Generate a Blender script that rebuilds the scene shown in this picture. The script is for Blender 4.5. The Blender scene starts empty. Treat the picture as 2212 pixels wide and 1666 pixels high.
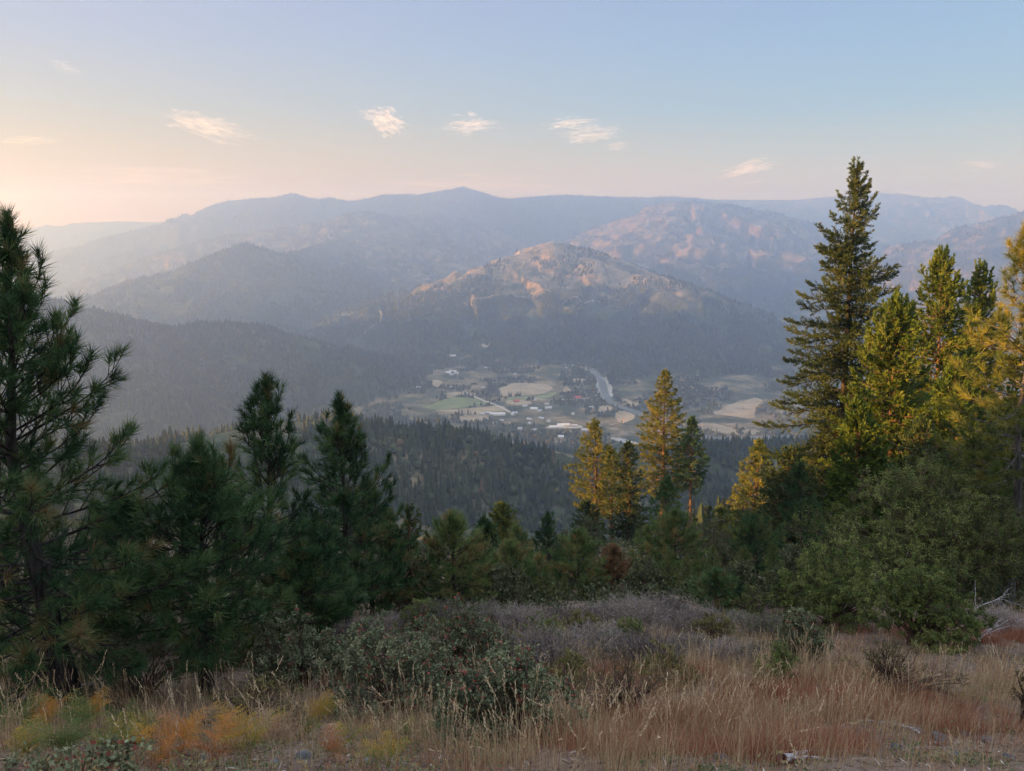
import bpy, math, random
import numpy as np
from mathutils import Vector
R = math.radians
SC = bpy.context.scene
COL = SC.collection

# ------------------------------------------------------------------ camera
TAN = 0.67                      # half width of the frame (tangent)
PITCH = R(12.1)
cam = bpy.data.cameras.new('camera')
cam.sensor_width = 36.0
cam.lens = 18.0 / TAN
cam.clip_start = 0.1
cam.clip_end = 90000
camo = bpy.data.objects.new('camera', cam)
COL.objects.link(camo)
camo.location = (0, 0, 0)
camo.rotation_euler = (R(90) - PITCH, 0, 0)
SC.camera = camo
SC.view_settings.view_transform = 'Standard'
SC.view_settings.look = 'None'
SC.view_settings.exposure = 1.8
SC.view_settings.gamma = 1.0

# ------------------------------------------------------------------ light
SUN_EL, SUN_AZ = R(4.2), R(103)           # azimuth: to the left of the view
S = Vector((-math.sin(SUN_AZ) * math.cos(SUN_EL), math.cos(SUN_AZ) * math.cos(SUN_EL), math.sin(SUN_EL)))
sl = bpy.data.lights.new('sun', 'SUN')
sl.energy = 5.0
sl.angle = R(0.5)
sl.color = (1.0, 0.53, 0.17)
so = bpy.data.objects.new('sun', sl)
COL.objects.link(so)
so.rotation_euler = S.to_track_quat('Z', 'Y').to_euler()

W = bpy.data.worlds.new('World')
SC.world = W
W.use_nodes = True
nt = W.node_tree
bg = nt.nodes['Background']
sky = nt.nodes.new('ShaderNodeTexSky')
sky.sky_type = 'NISHITA'
sky.sun_disc = False
sky.sun_elevation = SUN_EL
sky.sun_rotation = -SUN_AZ
sky.altitude = 900
sky.air_density = 1.0
sky.dust_density = 0.6
sky.ozone_density = 3.0
# evening sky: the physical sky blended with the pale smoky bands seen low over the mountains, zenith brightened beyond a real sky as added fill light
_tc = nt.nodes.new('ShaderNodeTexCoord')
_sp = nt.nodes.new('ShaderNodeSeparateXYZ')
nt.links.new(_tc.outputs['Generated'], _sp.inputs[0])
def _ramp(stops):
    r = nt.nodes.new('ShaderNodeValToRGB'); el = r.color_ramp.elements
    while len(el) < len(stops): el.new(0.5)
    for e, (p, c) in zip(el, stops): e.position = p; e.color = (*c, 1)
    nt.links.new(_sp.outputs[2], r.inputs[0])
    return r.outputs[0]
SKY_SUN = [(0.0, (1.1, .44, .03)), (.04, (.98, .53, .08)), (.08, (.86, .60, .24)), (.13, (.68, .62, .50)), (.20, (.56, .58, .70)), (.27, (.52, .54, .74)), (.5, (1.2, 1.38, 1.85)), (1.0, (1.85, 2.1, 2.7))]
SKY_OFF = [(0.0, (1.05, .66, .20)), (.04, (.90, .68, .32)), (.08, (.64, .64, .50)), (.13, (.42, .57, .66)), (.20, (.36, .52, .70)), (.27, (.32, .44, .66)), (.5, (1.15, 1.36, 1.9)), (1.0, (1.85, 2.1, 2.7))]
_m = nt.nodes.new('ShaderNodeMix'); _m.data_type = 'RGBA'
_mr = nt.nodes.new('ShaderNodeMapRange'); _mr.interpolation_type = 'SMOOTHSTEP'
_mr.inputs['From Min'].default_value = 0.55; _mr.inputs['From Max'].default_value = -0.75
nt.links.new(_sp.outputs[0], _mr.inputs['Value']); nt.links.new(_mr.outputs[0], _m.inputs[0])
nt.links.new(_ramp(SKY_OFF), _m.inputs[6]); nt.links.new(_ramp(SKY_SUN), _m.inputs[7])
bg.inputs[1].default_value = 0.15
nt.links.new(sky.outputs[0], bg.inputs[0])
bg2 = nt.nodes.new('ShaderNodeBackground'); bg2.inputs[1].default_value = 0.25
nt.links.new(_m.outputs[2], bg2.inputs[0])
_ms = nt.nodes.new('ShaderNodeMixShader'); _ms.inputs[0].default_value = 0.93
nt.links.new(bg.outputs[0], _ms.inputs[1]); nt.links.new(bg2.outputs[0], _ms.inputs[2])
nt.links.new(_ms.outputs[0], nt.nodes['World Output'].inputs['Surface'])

SC.cycles.volume_bounces = 2
SC.cycles.max_bounces = 6
SC.cycles.transparent_max_bounces = 16

# ------------------------------------------------------------------ helpers
def at(px, py, d):
    """point seen at picture place (px, py) of a 2212 x 1666 grid, d metres away along y"""
    u = (px - 1106) / 1106 * TAN
    v = (833 - py) / 1106 * TAN
    c, s = math.cos(PITCH), math.sin(PITCH)
    y, z = c + v * s, -s + v * c
    return np.array((u / y * d, d, z / y * d))

_rs = np.random.RandomState(7)
_PERM = np.tile(_rs.permutation(512), 2)
_GR = np.stack([np.cos(_rs.rand(512) * 6.2832), np.sin(_rs.rand(512) * 6.2832)], -1)
_a = _rs.rand(512) * 6.2832
_GR = np.stack([np.cos(_a), np.sin(_a)], -1)
def pnoise(x, y, seed=0):
    x = np.asarray(x, float) + seed * 37.31; y = np.asarray(y, float) + seed * 17.77
    xi = np.floor(x).astype(int); yi = np.floor(y).astype(int)
    xf = x - xi; yf = y - yi
    u = xf * xf * xf * (xf * (xf * 6 - 15) + 10); v = yf * yf * yf * (yf * (yf * 6 - 15) + 10)
    def g(i, j):
        h = _PERM[(_PERM[(xi + i) & 511] + yi + j) & 511]
        gr = _GR[h]
        return gr[..., 0] * (xf - i) + gr[..., 1] * (yf - j)
    a = g(0, 0) + u * (g(1, 0) - g(0, 0)); b = g(0, 1) + u * (g(1, 1) - g(0, 1))
    return (a + v * (b - a)) * 1.4
def fbm(x, y, oct=4, seed=0, gain=0.5):
    t = 0; a = 1.0
    for o in range(oct):
        t = t + a * pnoise(x * 2 ** o, y * 2 ** o, seed + o); a *= gain
    return t
def rfbm(x, y, oct=4, seed=0):           # ridged: sharp crests, round gullies
    t = 0; a = 1.0
    for o in range(oct):
        t = t + a * (1 - 2 * np.abs(pnoise(x * 2 ** o, y * 2 ** o, seed + o))); a *= 0.5
    return t
def sstep(a, b, x):
    t = np.clip((x - a) / (b - a), 0, 1)
    return t * t * (3 - 2 * t)

def mesh_obj(name, V, faces, mats=(), parent=None, smooth=False, attr=None, matidx=None, uv=None):
    """faces: list of int arrays (n, k); attr: dict name -> per-vertex float array"""
    me = bpy.data.meshes.new(name)
    V = np.asarray(V, np.float32)
    me.vertices.add(len(V)); me.vertices.foreach_set('co', V.ravel())
    faces = [np.asarray(f, np.int32) for f in faces if len(f)]
    loops = np.concatenate([f.ravel() for f in faces])
    tot = np.concatenate([np.full(len(f), f.shape[1], np.int32) for f in faces])
    st = np.concatenate([[0], np.cumsum(tot)[:-1]]).astype(np.int32)
    me.loops.add(len(loops)); me.loops.foreach_set('vertex_index', loops)
    me.polygons.add(len(tot)); me.polygons.foreach_set('loop_start', st); me.polygons.foreach_set('loop_total', tot)
    if matidx is not None: me.polygons.foreach_set('material_index', np.asarray(matidx, np.int32))
    me.update(calc_edges=True)
    if smooth: me.polygons.foreach_set('use_smooth', np.ones(len(tot), bool))
    else: me.polygons.foreach_set('use_smooth', np.zeros(len(tot), bool))
    for k, a in (attr or {}).items():
        at_ = me.attributes.new(k, 'FLOAT', 'POINT'); at_.data.foreach_set('value', np.asarray(a, np.float32))
    for m in mats: me.materials.append(m)
    o = bpy.data.objects.new(name, me)
    COL.objects.link(o)
    if parent: o.parent = parent
    return o
def tag(o, label=None, cat=None, group=None, kind=None):
    if label: o['label'] = label
    if cat: o['category'] = cat
    if group: o['group'] = group
    if kind: o['kind'] = kind
    return o
def empty(name, loc, label=None, cat=None, group=None):
    o = bpy.data.objects.new(name, None); COL.objects.link(o); o.location = loc
    o.empty_display_size = 0.3
    return tag(o, label, cat, group)

# ------------------------------------------------------------------ materials
def new_mat(name, rough=0.8, spec=0.2):
    m = bpy.data.materials.new(name); m.use_nodes = True
    b = m.node_tree.nodes['Principled BSDF']
    b.inputs['Roughness'].default_value = rough
    b.inputs['Specular IOR Level'].default_value = spec
    return m, m.node_tree, b
def ramp(nt, fac, stops):
    r = nt.nodes.new('ShaderNodeValToRGB')
    el = r.color_ramp.elements
    while len(el) < len(stops): el.new(0.5)
    for e, (p, c) in zip(el, stops):
        e.position = p; e.color = (*c, 1)
    nt.links.new(fac, r.inputs[0])
    return r.outputs[0]
def attr_node(nt, name):
    a = nt.nodes.new('ShaderNodeAttribute'); a.attribute_name = name
    return a.outputs['Fac']
def noise_node(nt, scale, detail=4, coord='Object', rough=0.55, dist=0.0):
    tc = nt.nodes.new('ShaderNodeTexCoord')
    n = nt.nodes.new('ShaderNodeTexNoise')
    n.inputs['Scale'].default_value = scale; n.inputs['Detail'].default_value = detail
    n.inputs['Roughness'].default_value = rough; n.inputs['Distortion'].default_value = dist
    nt.links.new(tc.outputs[coord], n.inputs['Vector'])
    return n.outputs[0]
def mixc(nt, fac, a, b, mode='MIX'):
    m = nt.nodes.new('ShaderNodeMix'); m.data_type = 'RGBA'; m.blend_type = mode
    for i, v in ((0, fac), (6, a), (7, b)):
        if isinstance(v, (int, float)): m.inputs[i].default_value = v
        elif isinstance(v, tuple): m.inputs[i].default_value = (*v, 1)
        else: nt.links.new(v, m.inputs[i])
    return m.outputs[2]
def math_n(nt, op, a, b=0.0, clamp=False):
    m = nt.nodes.new('ShaderNodeMath'); m.operation = op; m.use_clamp = clamp
    for i, v in enumerate((a, b)):
        if isinstance(v, (int, float)): m.inputs[i].default_value = v
        else: nt.links.new(v, m.inputs[i])
    return m.outputs[0]
def leaf_mat(name, stops, transl=0.25, rough=0.75, spec=0.10, tname='tint'):
    """foliage: colour by the per-clump tint attribute, a share of light passes through"""
    m, nt, b = new_mat(name, rough, spec)
    c = ramp(nt, attr_node(nt, tname), stops)
    nt.links.new(c, b.inputs['Base Color'])
    if transl > 0:
        t = nt.nodes.new('ShaderNodeBsdfTranslucent'); nt.links.new(c, t.inputs['Color'])
        mx = nt.nodes.new('ShaderNodeMixShader'); mx.inputs[0].default_value = transl
        nt.links.new(b.outputs[0], mx.inputs[1]); nt.links.new(t.outputs[0], mx.inputs[2])
        nt.links.new(mx.outputs[0], nt.nodes['Material Output'].inputs['Surface'])
    return m
def bark_mat(name, dark, light, scale=8):
    m, nt, b = new_mat(name, 0.9, 0.1)
    tc = nt.nodes.new('ShaderNodeTexCoord'); mp = nt.nodes.new('ShaderNodeMapping')
    mp.inputs['Scale'].default_value = (scale * 2.5, scale * 2.5, scale * 0.5)
    n = nt.nodes.new('ShaderNodeTexNoise'); n.inputs['Scale'].default_value = 1; n.inputs['Detail'].default_value = 6
    nt.links.new(tc.outputs['Object'], mp.inputs[0]); nt.links.new(mp.outputs[0], n.inputs['Vector'])
    nt.links.new(ramp(nt, n.outputs[0], [(0.35, dark), (0.65, light)]), b.inputs['Base Color'])
    bp = nt.nodes.new('ShaderNodeBump'); bp.inputs['Strength'].default_value = 0.8; bp.inputs['Distance'].default_value = 0.02
    nt.links.new(n.outputs[0], bp.inputs['Height']); nt.links.new(bp.outputs[0], b.inputs['Normal'])
    return m

# ------------------------------------------------------------------ terrain
FLOOR = -560.0
_gd = np.array([-60, -12, -4, 0, 1.5, 3.2, 4.5, 6, 7.7, 9, 11, 15, 18.5, 30, 52, 105, 400, 620, 1245, 1400])
_gz = np.array([1.2, -0.8, -1.7, -2.0, -2.15, -2.75, -3.55, -4.5, -5.45, -6.05, -6.8, -8.35, -9.85, -14.9, -23.6, -46.5, -176, -272, -560, -640])
_uy = np.array([-60, -3, 1.2, 3, 5, 12, 28, 40, 60, 95, 130])
_uh = np.array([6.5, 6.2, 3.6, 3.6, 3.6, 4.0, 3.9, 3.4, 2.6, 2.0, 2.0])
def slope(x, y):
    """the hillside we stand on, with the shoulder on its left that keeps the sun off it"""
    z = np.interp(y, _gd, _gz)
    up = np.interp(y, _uy, _uh)
    sh = sstep(-14, -48, x) * up - np.clip(-x - 58, 0, None) * 0.33
    z = z + sh * (1 - sstep(300, 700, y) * 0.0)
    z = z - np.clip(x - 60, 0, None) * 0.12
    near = np.exp(-np.abs(y) / 60.0)
    z = z + 0.10 * fbm(x / 1.7, y / 1.7, 4, 3) * near * sstep(1.2, 4, np.hypot(x, y)) + 0.45 * fbm(x / 9, y / 9, 3, 5) * sstep(8, 25, np.hypot(x, y)) 
    z = z + 14 * fbm(x / 170, y / 170, 4, 9) * sstep(150, 420, y)
    return z

def crest(pts): return np.array([at(*p) for p in pts])
# name, crest in picture places with distances, front slope, back slope, rib size
RIDGES = [
 ('distant_mountain', crest([(-500,488,11750),(75,475,11650),(150,473,11440),(250,478,11440),(360,481,11650),(600,500,11960)]), .3, .3, .2),
 ('far_mountain', crest([(-60,600,7720),(130,550,8070),(250,507,8420),(400,471,8780),(490,434,8890),(560,429,9010),(600,426,9010),(632,418,9010),(660,427,9070),(690,431,9130),(715,427,9130),(745,434,9240),(770,434,9240),(830,421,9240),(870,420,9240),(900,421,9240),(960,412,9240),(1000,404,9240),(1040,417,9360),(1075,431,9480),(1150,425,9590),(1220,421,9710),(1300,425,9830),(1400,427,9940),(1450,425,10060),(1540,431,10300)]), .55, .5, 0.45),
 ('hazy_mountain', crest([(1480,432,11640),(1560,431,11530),(1650,432,11530),(1720,432,11530),(1760,428,11530),(1800,425,11530),(1900,415,11640),(1950,415,11640),(2000,410,11640),(2060,408,11640),(2100,414,11640),(2212,416,11640),(2500,425,11530)]), .4, .4, .4),
 ('shaded_mountain', crest([(80,660,5940),(200,612,6270),(300,562,6550),(420,522,6720),(500,507,6780),(560,501,6830),(620,491,6890),(700,480,6940),(760,460,7000),(795,457,7060),(850,468,7390),(950,460,7840)]), .55, .6, 0.52),
 ('wooded_mountain', crest([(230,690,4300),(290,662,4400),(360,622,4500),(430,572,4650),(490,537,4750),(530,525,4800),(565,538,4850),(600,549,5000),(650,543,5500),(720,520,6200),(785,501,6800)]), .48, .6, .35),
 ('leaning_ridge', crest([(785,501,6900),(860,590,5900),(930,655,5100),(975,700,4500)]), .40, .45, .35),
 ('ridge_mountain', crest([(1130,560,8040),(1230,517,7650),(1310,501,7450),(1380,462,7320),(1440,437,7260),(1500,435,7320),(1560,440,7390),(1620,450,7450),(1680,461,7520),(1740,478,7650),(1830,520,7780),(1950,600,7780),(2050,690,7650)]), .58, .55, 0.59),
 ('ridge_mountain', crest([(1460,437,7260),(1450,480,6930),(1450,530,6540),(1500,550,6350),(1570,560,6220),(1630,590,6030)]), .58, .55, 0.39),
 ('central_mountain', crest([(760,742,3280),(840,690,3460),(900,652,3600),(960,617,3740),(1050,572,3960),(1130,546,4140),(1190,522,4230),(1230,527,4250),(1260,540,4180),(1310,572,4050),(1360,590,3920),(1430,597,3740),(1475,612,3600),(1530,650,3460),(1600,710,3280),(1680,790,3020)]), .50, .7, 0.43),
 ('central_mountain', crest([(1430,597,3740),(1470,640,3510),(1480,660,3380),(1440,700,3200),(1380,745,3020),(1330,780,2840)]), .50, .7, 0.32),
 ('central_mountain', crest([(1190,522,4230),(1140,585,3920),(1070,632,3690),(980,680,3460),(900,730,3200)]), .50, .7, 0.32),
 ('central_mountain', crest([(1310,572,4050),(1330,640,3700),(1320,712,3380)]), .50, .55, .4),
 ('central_mountain', crest([(1360,590,3915),(1402,660,3600),(1400,722,3340)]), .50, .55, .4),
 ('central_mountain', crest([(1130,546,4140),(1090,608,3800),(1035,672,3520)]), .50, .55, .4),
 ('ridge_mountain', crest([(1560,440,7390),(1590,500,6900),(1640,562,6400)]), .58, .55, .5),
 ('ridge_mountain', crest([(1380,462,7320),(1402,512,6880),(1400,562,6450)]), .58, .55, .5),
 ('central_mountain', crest([(1260,540,4180),(1260,600,3820),(1230,660,3560),(1190,720,3240)]), .50, .7, 0.32),
 ('burnt_mountain', crest([(2700,390,5600),(2400,420,5900),(2212,458,6100),(2150,478,6200),(2080,495,6300),(2000,525,6400),(1940,560,6450),(1880,620,6400)]), .42, .45, .4),
 ('burnt_mountain', crest([(2600,500,3600),(2212,592,3500),(2120,640,3450),(2020,720,3300),(1930,800,3050)]), .45, .5, .4),
 ('wooded_hill', crest([(-400,568,2500),(-100,608,2500),(100,648,2550),(200,674,2600),(300,699,2620),(350,714,2600),(390,705,2600),(430,699,2600),(500,699,2620),(560,705,2650),(600,719,2680),(700,756,2750),(800,793,2800),(900,820,2800)]), .36, .42, .22),
 ('near_ridge', crest([(-500,1009,560),(-200,999,600),(100,986,640),(350,976,690),(420,952,720),(500,932,750),(560,921,780),(620,912,800),(700,912,830),(800,927,860),(900,932,880),(1000,942,890),(1080,962,890),(1150,981,890),(1240,996,880),(1300,1019,860),(1400,1064,800)]), .42, .40, .16),
 ('forested_spur', crest([(2700,900,1150),(2400,915,1120),(2212,930,1100),(2000,945,1080),(1850,955,1070),(1700,962,1050),(1600,963,1030),(1510,967,1000),(1420,990,950),(1330,1040,900)]), .42, .45, .16),
]
RNAMES = ['hillside', 'valley_floor'] + sorted({r[0] for r in RIDGES})

def seg_ridge(x, y, P, sf, sb, rib, seed):
    L = np.concatenate([[0], np.cumsum(np.hypot(*(P[1:, :2] - P[:-1, :2]).T))])
    best = np.full(x.shape, -1e9); bs = np.zeros(x.shape); bd = np.zeros(x.shape); bz = np.zeros(x.shape); bsl = np.zeros(x.shape)
    rq = np.hypot(x, y)
    for i in range(len(P) - 1):
        a, b = P[i], P[i + 1]
        ab = b[:2] - a[:2]; l2 = ab @ ab
        t = np.clip(((x - a[0]) * ab[0] + (y - a[1]) * ab[1]) / l2, 0, 1)
        cx = a[0] + t * ab[0]; cy = a[1] + t * ab[1]; cz = a[2] + t * (b[2] - a[2])
        d = np.hypot(x - cx, y - cy)
        sl = np.where(rq < np.hypot(cx, cy), sf, sb)
        h = cz - sl * d
        m = h > best
        best[m] = h[m]; bs[m] = (L[i] + t * math.sqrt(l2))[m]; bd[m] = d[m]; bz[m] = cz[m]; bsl[m] = sl[m]
    D = float(np.mean(P[:, 1]))
    lam = D * 0.052
    wx_ = .25 * fbm(x / (lam * 1.6), y / (lam * 1.6), 3, seed + 11)
    n = rfbm(bs / lam + 0.25 * bd / lam + wx_, bd / (lam * 3.2) + wx_, 5, seed) - 0.45
    n = np.where(n > 0, .62 * np.tanh(n / .62), n)
    w = D * 0.0012
    drop = np.sqrt(bd ** 2 + w * w) - w
    z = bz - bsl * drop * (1 - 1.45 * rib * n)
    z = z + 0.0022 * D * (rfbm(x / (D * .024), y / (D * .024), 4, seed + 3) - .5) * sstep(0, D * .03, bd)
    return z

def terrain(x, y):
    x = np.asarray(x, float); y = np.asarray(y, float)
    sh = x.shape; x = x.ravel(); y = y.ravel()
    z = slope(x, y); idx = np.zeros(len(x), int)
    far = y > 140
    fx, fy = x[far], y[far]
    fl = FLOOR + 0.8 * fbm(fx / 400, fy / 400, 3, 21) + 0.00 * fy
    fz = z[far]; fi = idx[far]
    m = fl > fz; fz = np.where(m, fl, fz); fi[m] = 1
    for k, (nm, P, sf, sb, rib) in enumerate(RIDGES):
        zz = seg_ridge(fx, fy, P, sf, sb, rib, 40 + 7 * k)
        soft = 8.0
        m = zz > fz
        fi[m] = RNAMES.index(nm)
        dlt = np.abs(zz - fz)                      # a soft meeting of slopes
        fz = np.maximum(zz, fz) + np.clip(soft - dlt, 0, None) ** 2 / (4 * soft) * sstep(700, 1500, fy)
    z[far] = fz; idx[far] = fi
    return z.reshape(sh), idx.reshape(sh)

A1 = np.radians(np.linspace(-41, 41, 880))
ang_full = np.concatenate([np.radians(np.linspace(-180, -41, 110, endpoint=False)), A1, np.radians(np.linspace(41, 180, 60))[1:]])
R_NEAR = 150.0
def polar(angs, rads):
    aa, rr = np.meshgrid(angs, rads)
    return np.sin(aa) * rr, np.cos(aa) * rr
def grid_faces(nr, nc):
    i = np.arange(nr * nc).reshape(nr, nc)
    return np.stack([i[:-1, :-1], i[:-1, 1:], i[1:, 1:], i[1:, :-1]], -1).reshape(-1, 4)

def ground_material():
    m, nt, b = new_mat('hillside_soil', 0.95, 0.05)
    n1 = noise_node(nt, 1.1, 6); n2 = noise_node(nt, 14, 6); n3 = noise_node(nt, 0.25, 3)
    c1 = ramp(nt, n2, [(0.25, (0.035, 0.028, 0.024)), (0.5, (0.13, 0.095, 0.07)), (0.75, (0.26, 0.20, 0.15))])
    c2 = ramp(nt, n1, [(0.3, (0.05, 0.035, 0.025)), (0.55, (0.16, 0.105, 0.07)), (0.8, (0.22, 0.18, 0.14))])
    c = mixc(nt, 0.5, c1, c2)
    nt.links.new(c, b.inputs['Base Color'])
    bp = nt.nodes.new('ShaderNodeBump'); bp.inputs['Strength'].default_value = 0.9; bp.inputs['Distance'].default_value = 0.03
    nt.links.new(n2, bp.inputs['Height']); nt.links.new(bp.outputs[0], b.inputs['Normal'])
    return m
def hill_material():
    """woodland floor, with bare and burnt ground where the 'bare' attribute says so"""
    m, nt, b = new_mat('woodland', 0.95, 0.05)
    n1 = noise_node(nt, 0.012, 6, rough=0.65); n2 = noise_node(nt, 0.06, 4)
    wood = ramp(nt, n2, [(0.35, (0.022, 0.03, 0.016)), (0.55, (0.045, 0.055, 0.03)), (0.75, (0.085, 0.085, 0.05))])
    bare = ramp(nt, n2, [(0.3, (0.14, 0.11, 0.065)), (0.5, (0.22, 0.165, 0.10)), (0.75, (0.29, 0.23, 0.15))])
    f = math_n(nt, 'ADD', attr_node(nt, 'bare'), math_n(nt, 'MULTIPLY', math_n(nt, 'SUBTRACT', n1, 0.5), 1.6))
    f = math_n(nt, 'SMOOTHSTEP' if False else 'MULTIPLY', math_n(nt, 'SUBTRACT', f, 0.35), 3.0, True)
    nt.links.new(mixc(nt, f, wood, bare), b.inputs['Base Color'])
    bp = nt.nodes.new('ShaderNodeBump'); bp.inputs['Strength'].default_value = 1.0; bp.inputs['Distance'].default_value = 3.0
    n4 = noise_node(nt, 0.09, 5, rough=0.7)
    nt.links.new(n4, bp.inputs['Height']); nt.links.new(bp.outputs[0], b.inputs['Normal'])
    return m
MAT_GROUND = ground_material(); MAT_HILL = hill_material()

rads = np.concatenate([[0.15], np.geomspace(0.5, R_NEAR, 330)])
gx, gy = polar(ang_full, rads)
gz, _ = terrain(gx, gy)
g = mesh_obj('ground', np.stack([gx, gy, gz], -1).reshape(-1, 3), [grid_faces(*gx.shape)], [MAT_GROUND], smooth=True)
tag(g, kind='structure')

rads2 = np.geomspace(R_NEAR, 12800, 1000)
hx, hy = polar(A1, rads2)
hz, hi = terrain(hx, hy)
BARE = {'central_mountain': .56, 'ridge_mountain': .48, 'hazy_mountain': .42, 'burnt_mountain': .40, 'shaded_mountain': .40,
        'far_mountain': .25, 'near_ridge': .34, 'forested_spur': .28, 'valley_floor': .44, 'hillside': .35}
def bare_at(x, y, z, i):
    b = np.array([BARE.get(n, .15) for n in RNAMES])[i]
    up = sstep(-430, -250, z)
    return np.where(np.isin(i, [RNAMES.index(n) for n in ('central_mountain', 'ridge_mountain')]), b * (0.25 + 0.75 * up), b)
hv = np.stack([hx, hy, hz], -1).reshape(-1, 3)
hb = bare_at(hx, hy, hz, hi).ravel()
hf = grid_faces(*hx.shape)
fid = hi.ravel()[hf[:, 0]]
HILL_LABEL = {}
for k, nm in enumerate(RNAMES):
    f = hf[fid == k]
    if not len(f): continue
    used, inv = np.unique(f, return_inverse=True)
    o = mesh_obj(nm, hv[used], [inv.reshape(f.shape)], [MAT_HILL], smooth=True, attr={'bare': hb[used]})
    tag(o, kind='structure')

# ------------------------------------------------------------------ plant geometry
def gd(px, py, lo=1.2, hi=60):
    ds = np.geomspace(lo, hi, 900); p = at(px, py, 1.0)[None] * ds[:, None]
    return float(ds[np.argmax(p[:, 2] <= terrain(p[:, 0], p[:, 1])[0])])
def place(px, d):
    """ground point straight below picture column px, d metres away"""
    x = at(px, 833, d)[0]
    for _ in range(4):
        z = float(terrain(np.array([x]), np.array([float(d)]))[0][0])
        x = (px - 1106) / 1106 * TAN * (d * math.cos(PITCH) - z * math.sin(PITCH))
    z = float(terrain(np.array([x]), np.array([float(d)]))[0][0])
    return np.array((x, d, z))
def ground_z(x, y):
    return terrain(np.asarray(x, float), np.asarray(y, float))[0]
def px_m(p, d): return p / 1106 * TAN * d * (1.07 if d < 120 else 1.0)
def unit(v): return v / np.maximum(np.linalg.norm(v, axis=-1, keepdims=True), 1e-9)
def perp(rng, d):
    return unit(np.cross(d, rng.normal(size=d.shape)))

class Geo:
    def __init__(s): s.V = []; s.F = {3: [], 4: []}; s.T = []; s.n = 0
    def add(s, V, F, T):
        V = V.reshape(-1, 3); s.V.append(V)
        s.F[F.shape[1]].append(F + s.n); s.T.append(np.broadcast_to(T, (len(V),)).astype(np.float32)); s.n += len(V)
    def tubes(s, P, rad, sides=5, tint=0.5):
        """P (n,K,3), rad (n,K): n tubes of K rings"""
        n, K, _ = P.shape
        t = unit(np.gradient(P, axis=1))
        ref = np.where(np.abs(t[..., 2:3]) > 0.9, np.array([1., 0, 0]), np.array([0, 0, 1.]))
        u = unit(np.cross(t, ref)); v = np.cross(t, u)
        a = np.arange(sides) / sides * 2 * np.pi
        V = P[:, :, None] + rad[:, :, None, None] * (np.cos(a)[:, None] * u[:, :, None] + np.sin(a)[:, None] * v[:, :, None])
        idx = np.arange(n * K * sides).reshape(n, K, sides)
        i0 = idx[:, :-1]; i1 = idx[:, 1:]
        F = np.stack([i0, np.roll(i0, -1, 2), np.roll(i1, -1, 2), i1], -1).reshape(-1, 4)
        s.add(V, F, tint)
    def needles(s, p, d, L, w, rng, tint):
        """one thin blade each"""
        q = perp(rng, d) * (np.asarray(w) / 2).reshape(-1, 1)
        L = np.asarray(L).reshape(-1, 1)
        V = np.stack([p - q, p + q, p + d * L], 1)
        n = len(p)
        s.add(V, np.arange(n * 3).reshape(n, 3), np.repeat(np.broadcast_to(tint, (n,)), 3))
    def leaves(s, p, d, L, w, rng, tint, q=None, wide=0.45):
        """one leaf-shaped quad each, q is the direction across the leaf"""
        if q is None: q = perp(rng, d)
        L = np.broadcast_to(L, (len(p),)).reshape(-1, 1); w = np.broadcast_to(w, (len(p),)).reshape(-1, 1)
        m = p + d * L * wide
        V = np.stack([p, m + q * w / 2, p + d * L, m - q * w / 2], 1)
        n = len(p)
        s.add(V, np.arange(n * 4).reshape(n, 4), np.repeat(np.broadcast_to(tint, (n,)), 4))
    def obj(s, name, mats, parent=None, smooth=False, loc=None):
        V = np.concatenate(s.V)
        if loc is not None: V = V - np.asarray(loc)
        o = mesh_obj(name, V, [np.concatenate(f) for f in s.F.values() if f], mats, parent, smooth, {'tint': np.concatenate(s.T)})
        return o

def interp(tab, t): return np.interp(t, [a for a, _ in tab], [b for _, b in tab])

# materials shared by the plants
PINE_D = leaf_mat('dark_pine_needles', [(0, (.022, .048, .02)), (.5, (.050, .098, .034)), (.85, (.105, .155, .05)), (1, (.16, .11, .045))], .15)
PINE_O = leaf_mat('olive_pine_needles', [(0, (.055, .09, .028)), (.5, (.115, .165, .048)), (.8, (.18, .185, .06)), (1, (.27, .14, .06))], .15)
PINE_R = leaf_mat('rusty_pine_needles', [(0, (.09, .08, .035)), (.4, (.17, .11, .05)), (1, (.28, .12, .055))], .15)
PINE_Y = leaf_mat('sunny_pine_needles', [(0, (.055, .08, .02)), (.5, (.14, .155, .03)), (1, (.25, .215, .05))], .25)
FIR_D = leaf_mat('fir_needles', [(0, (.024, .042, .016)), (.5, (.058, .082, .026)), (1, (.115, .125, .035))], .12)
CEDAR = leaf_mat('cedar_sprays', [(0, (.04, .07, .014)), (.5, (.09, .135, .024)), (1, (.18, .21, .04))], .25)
BARK_D = bark_mat('dark_bark', (.012, .010, .009), (.06, .048, .04))
BARK_R = bark_mat('red_brown_bark', (.06, .035, .022), (.20, .12, .075), 3)
BARK_G = bark_mat('grey_bark', (.05, .045, .04), (.16, .14, .12), 5)

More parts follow.
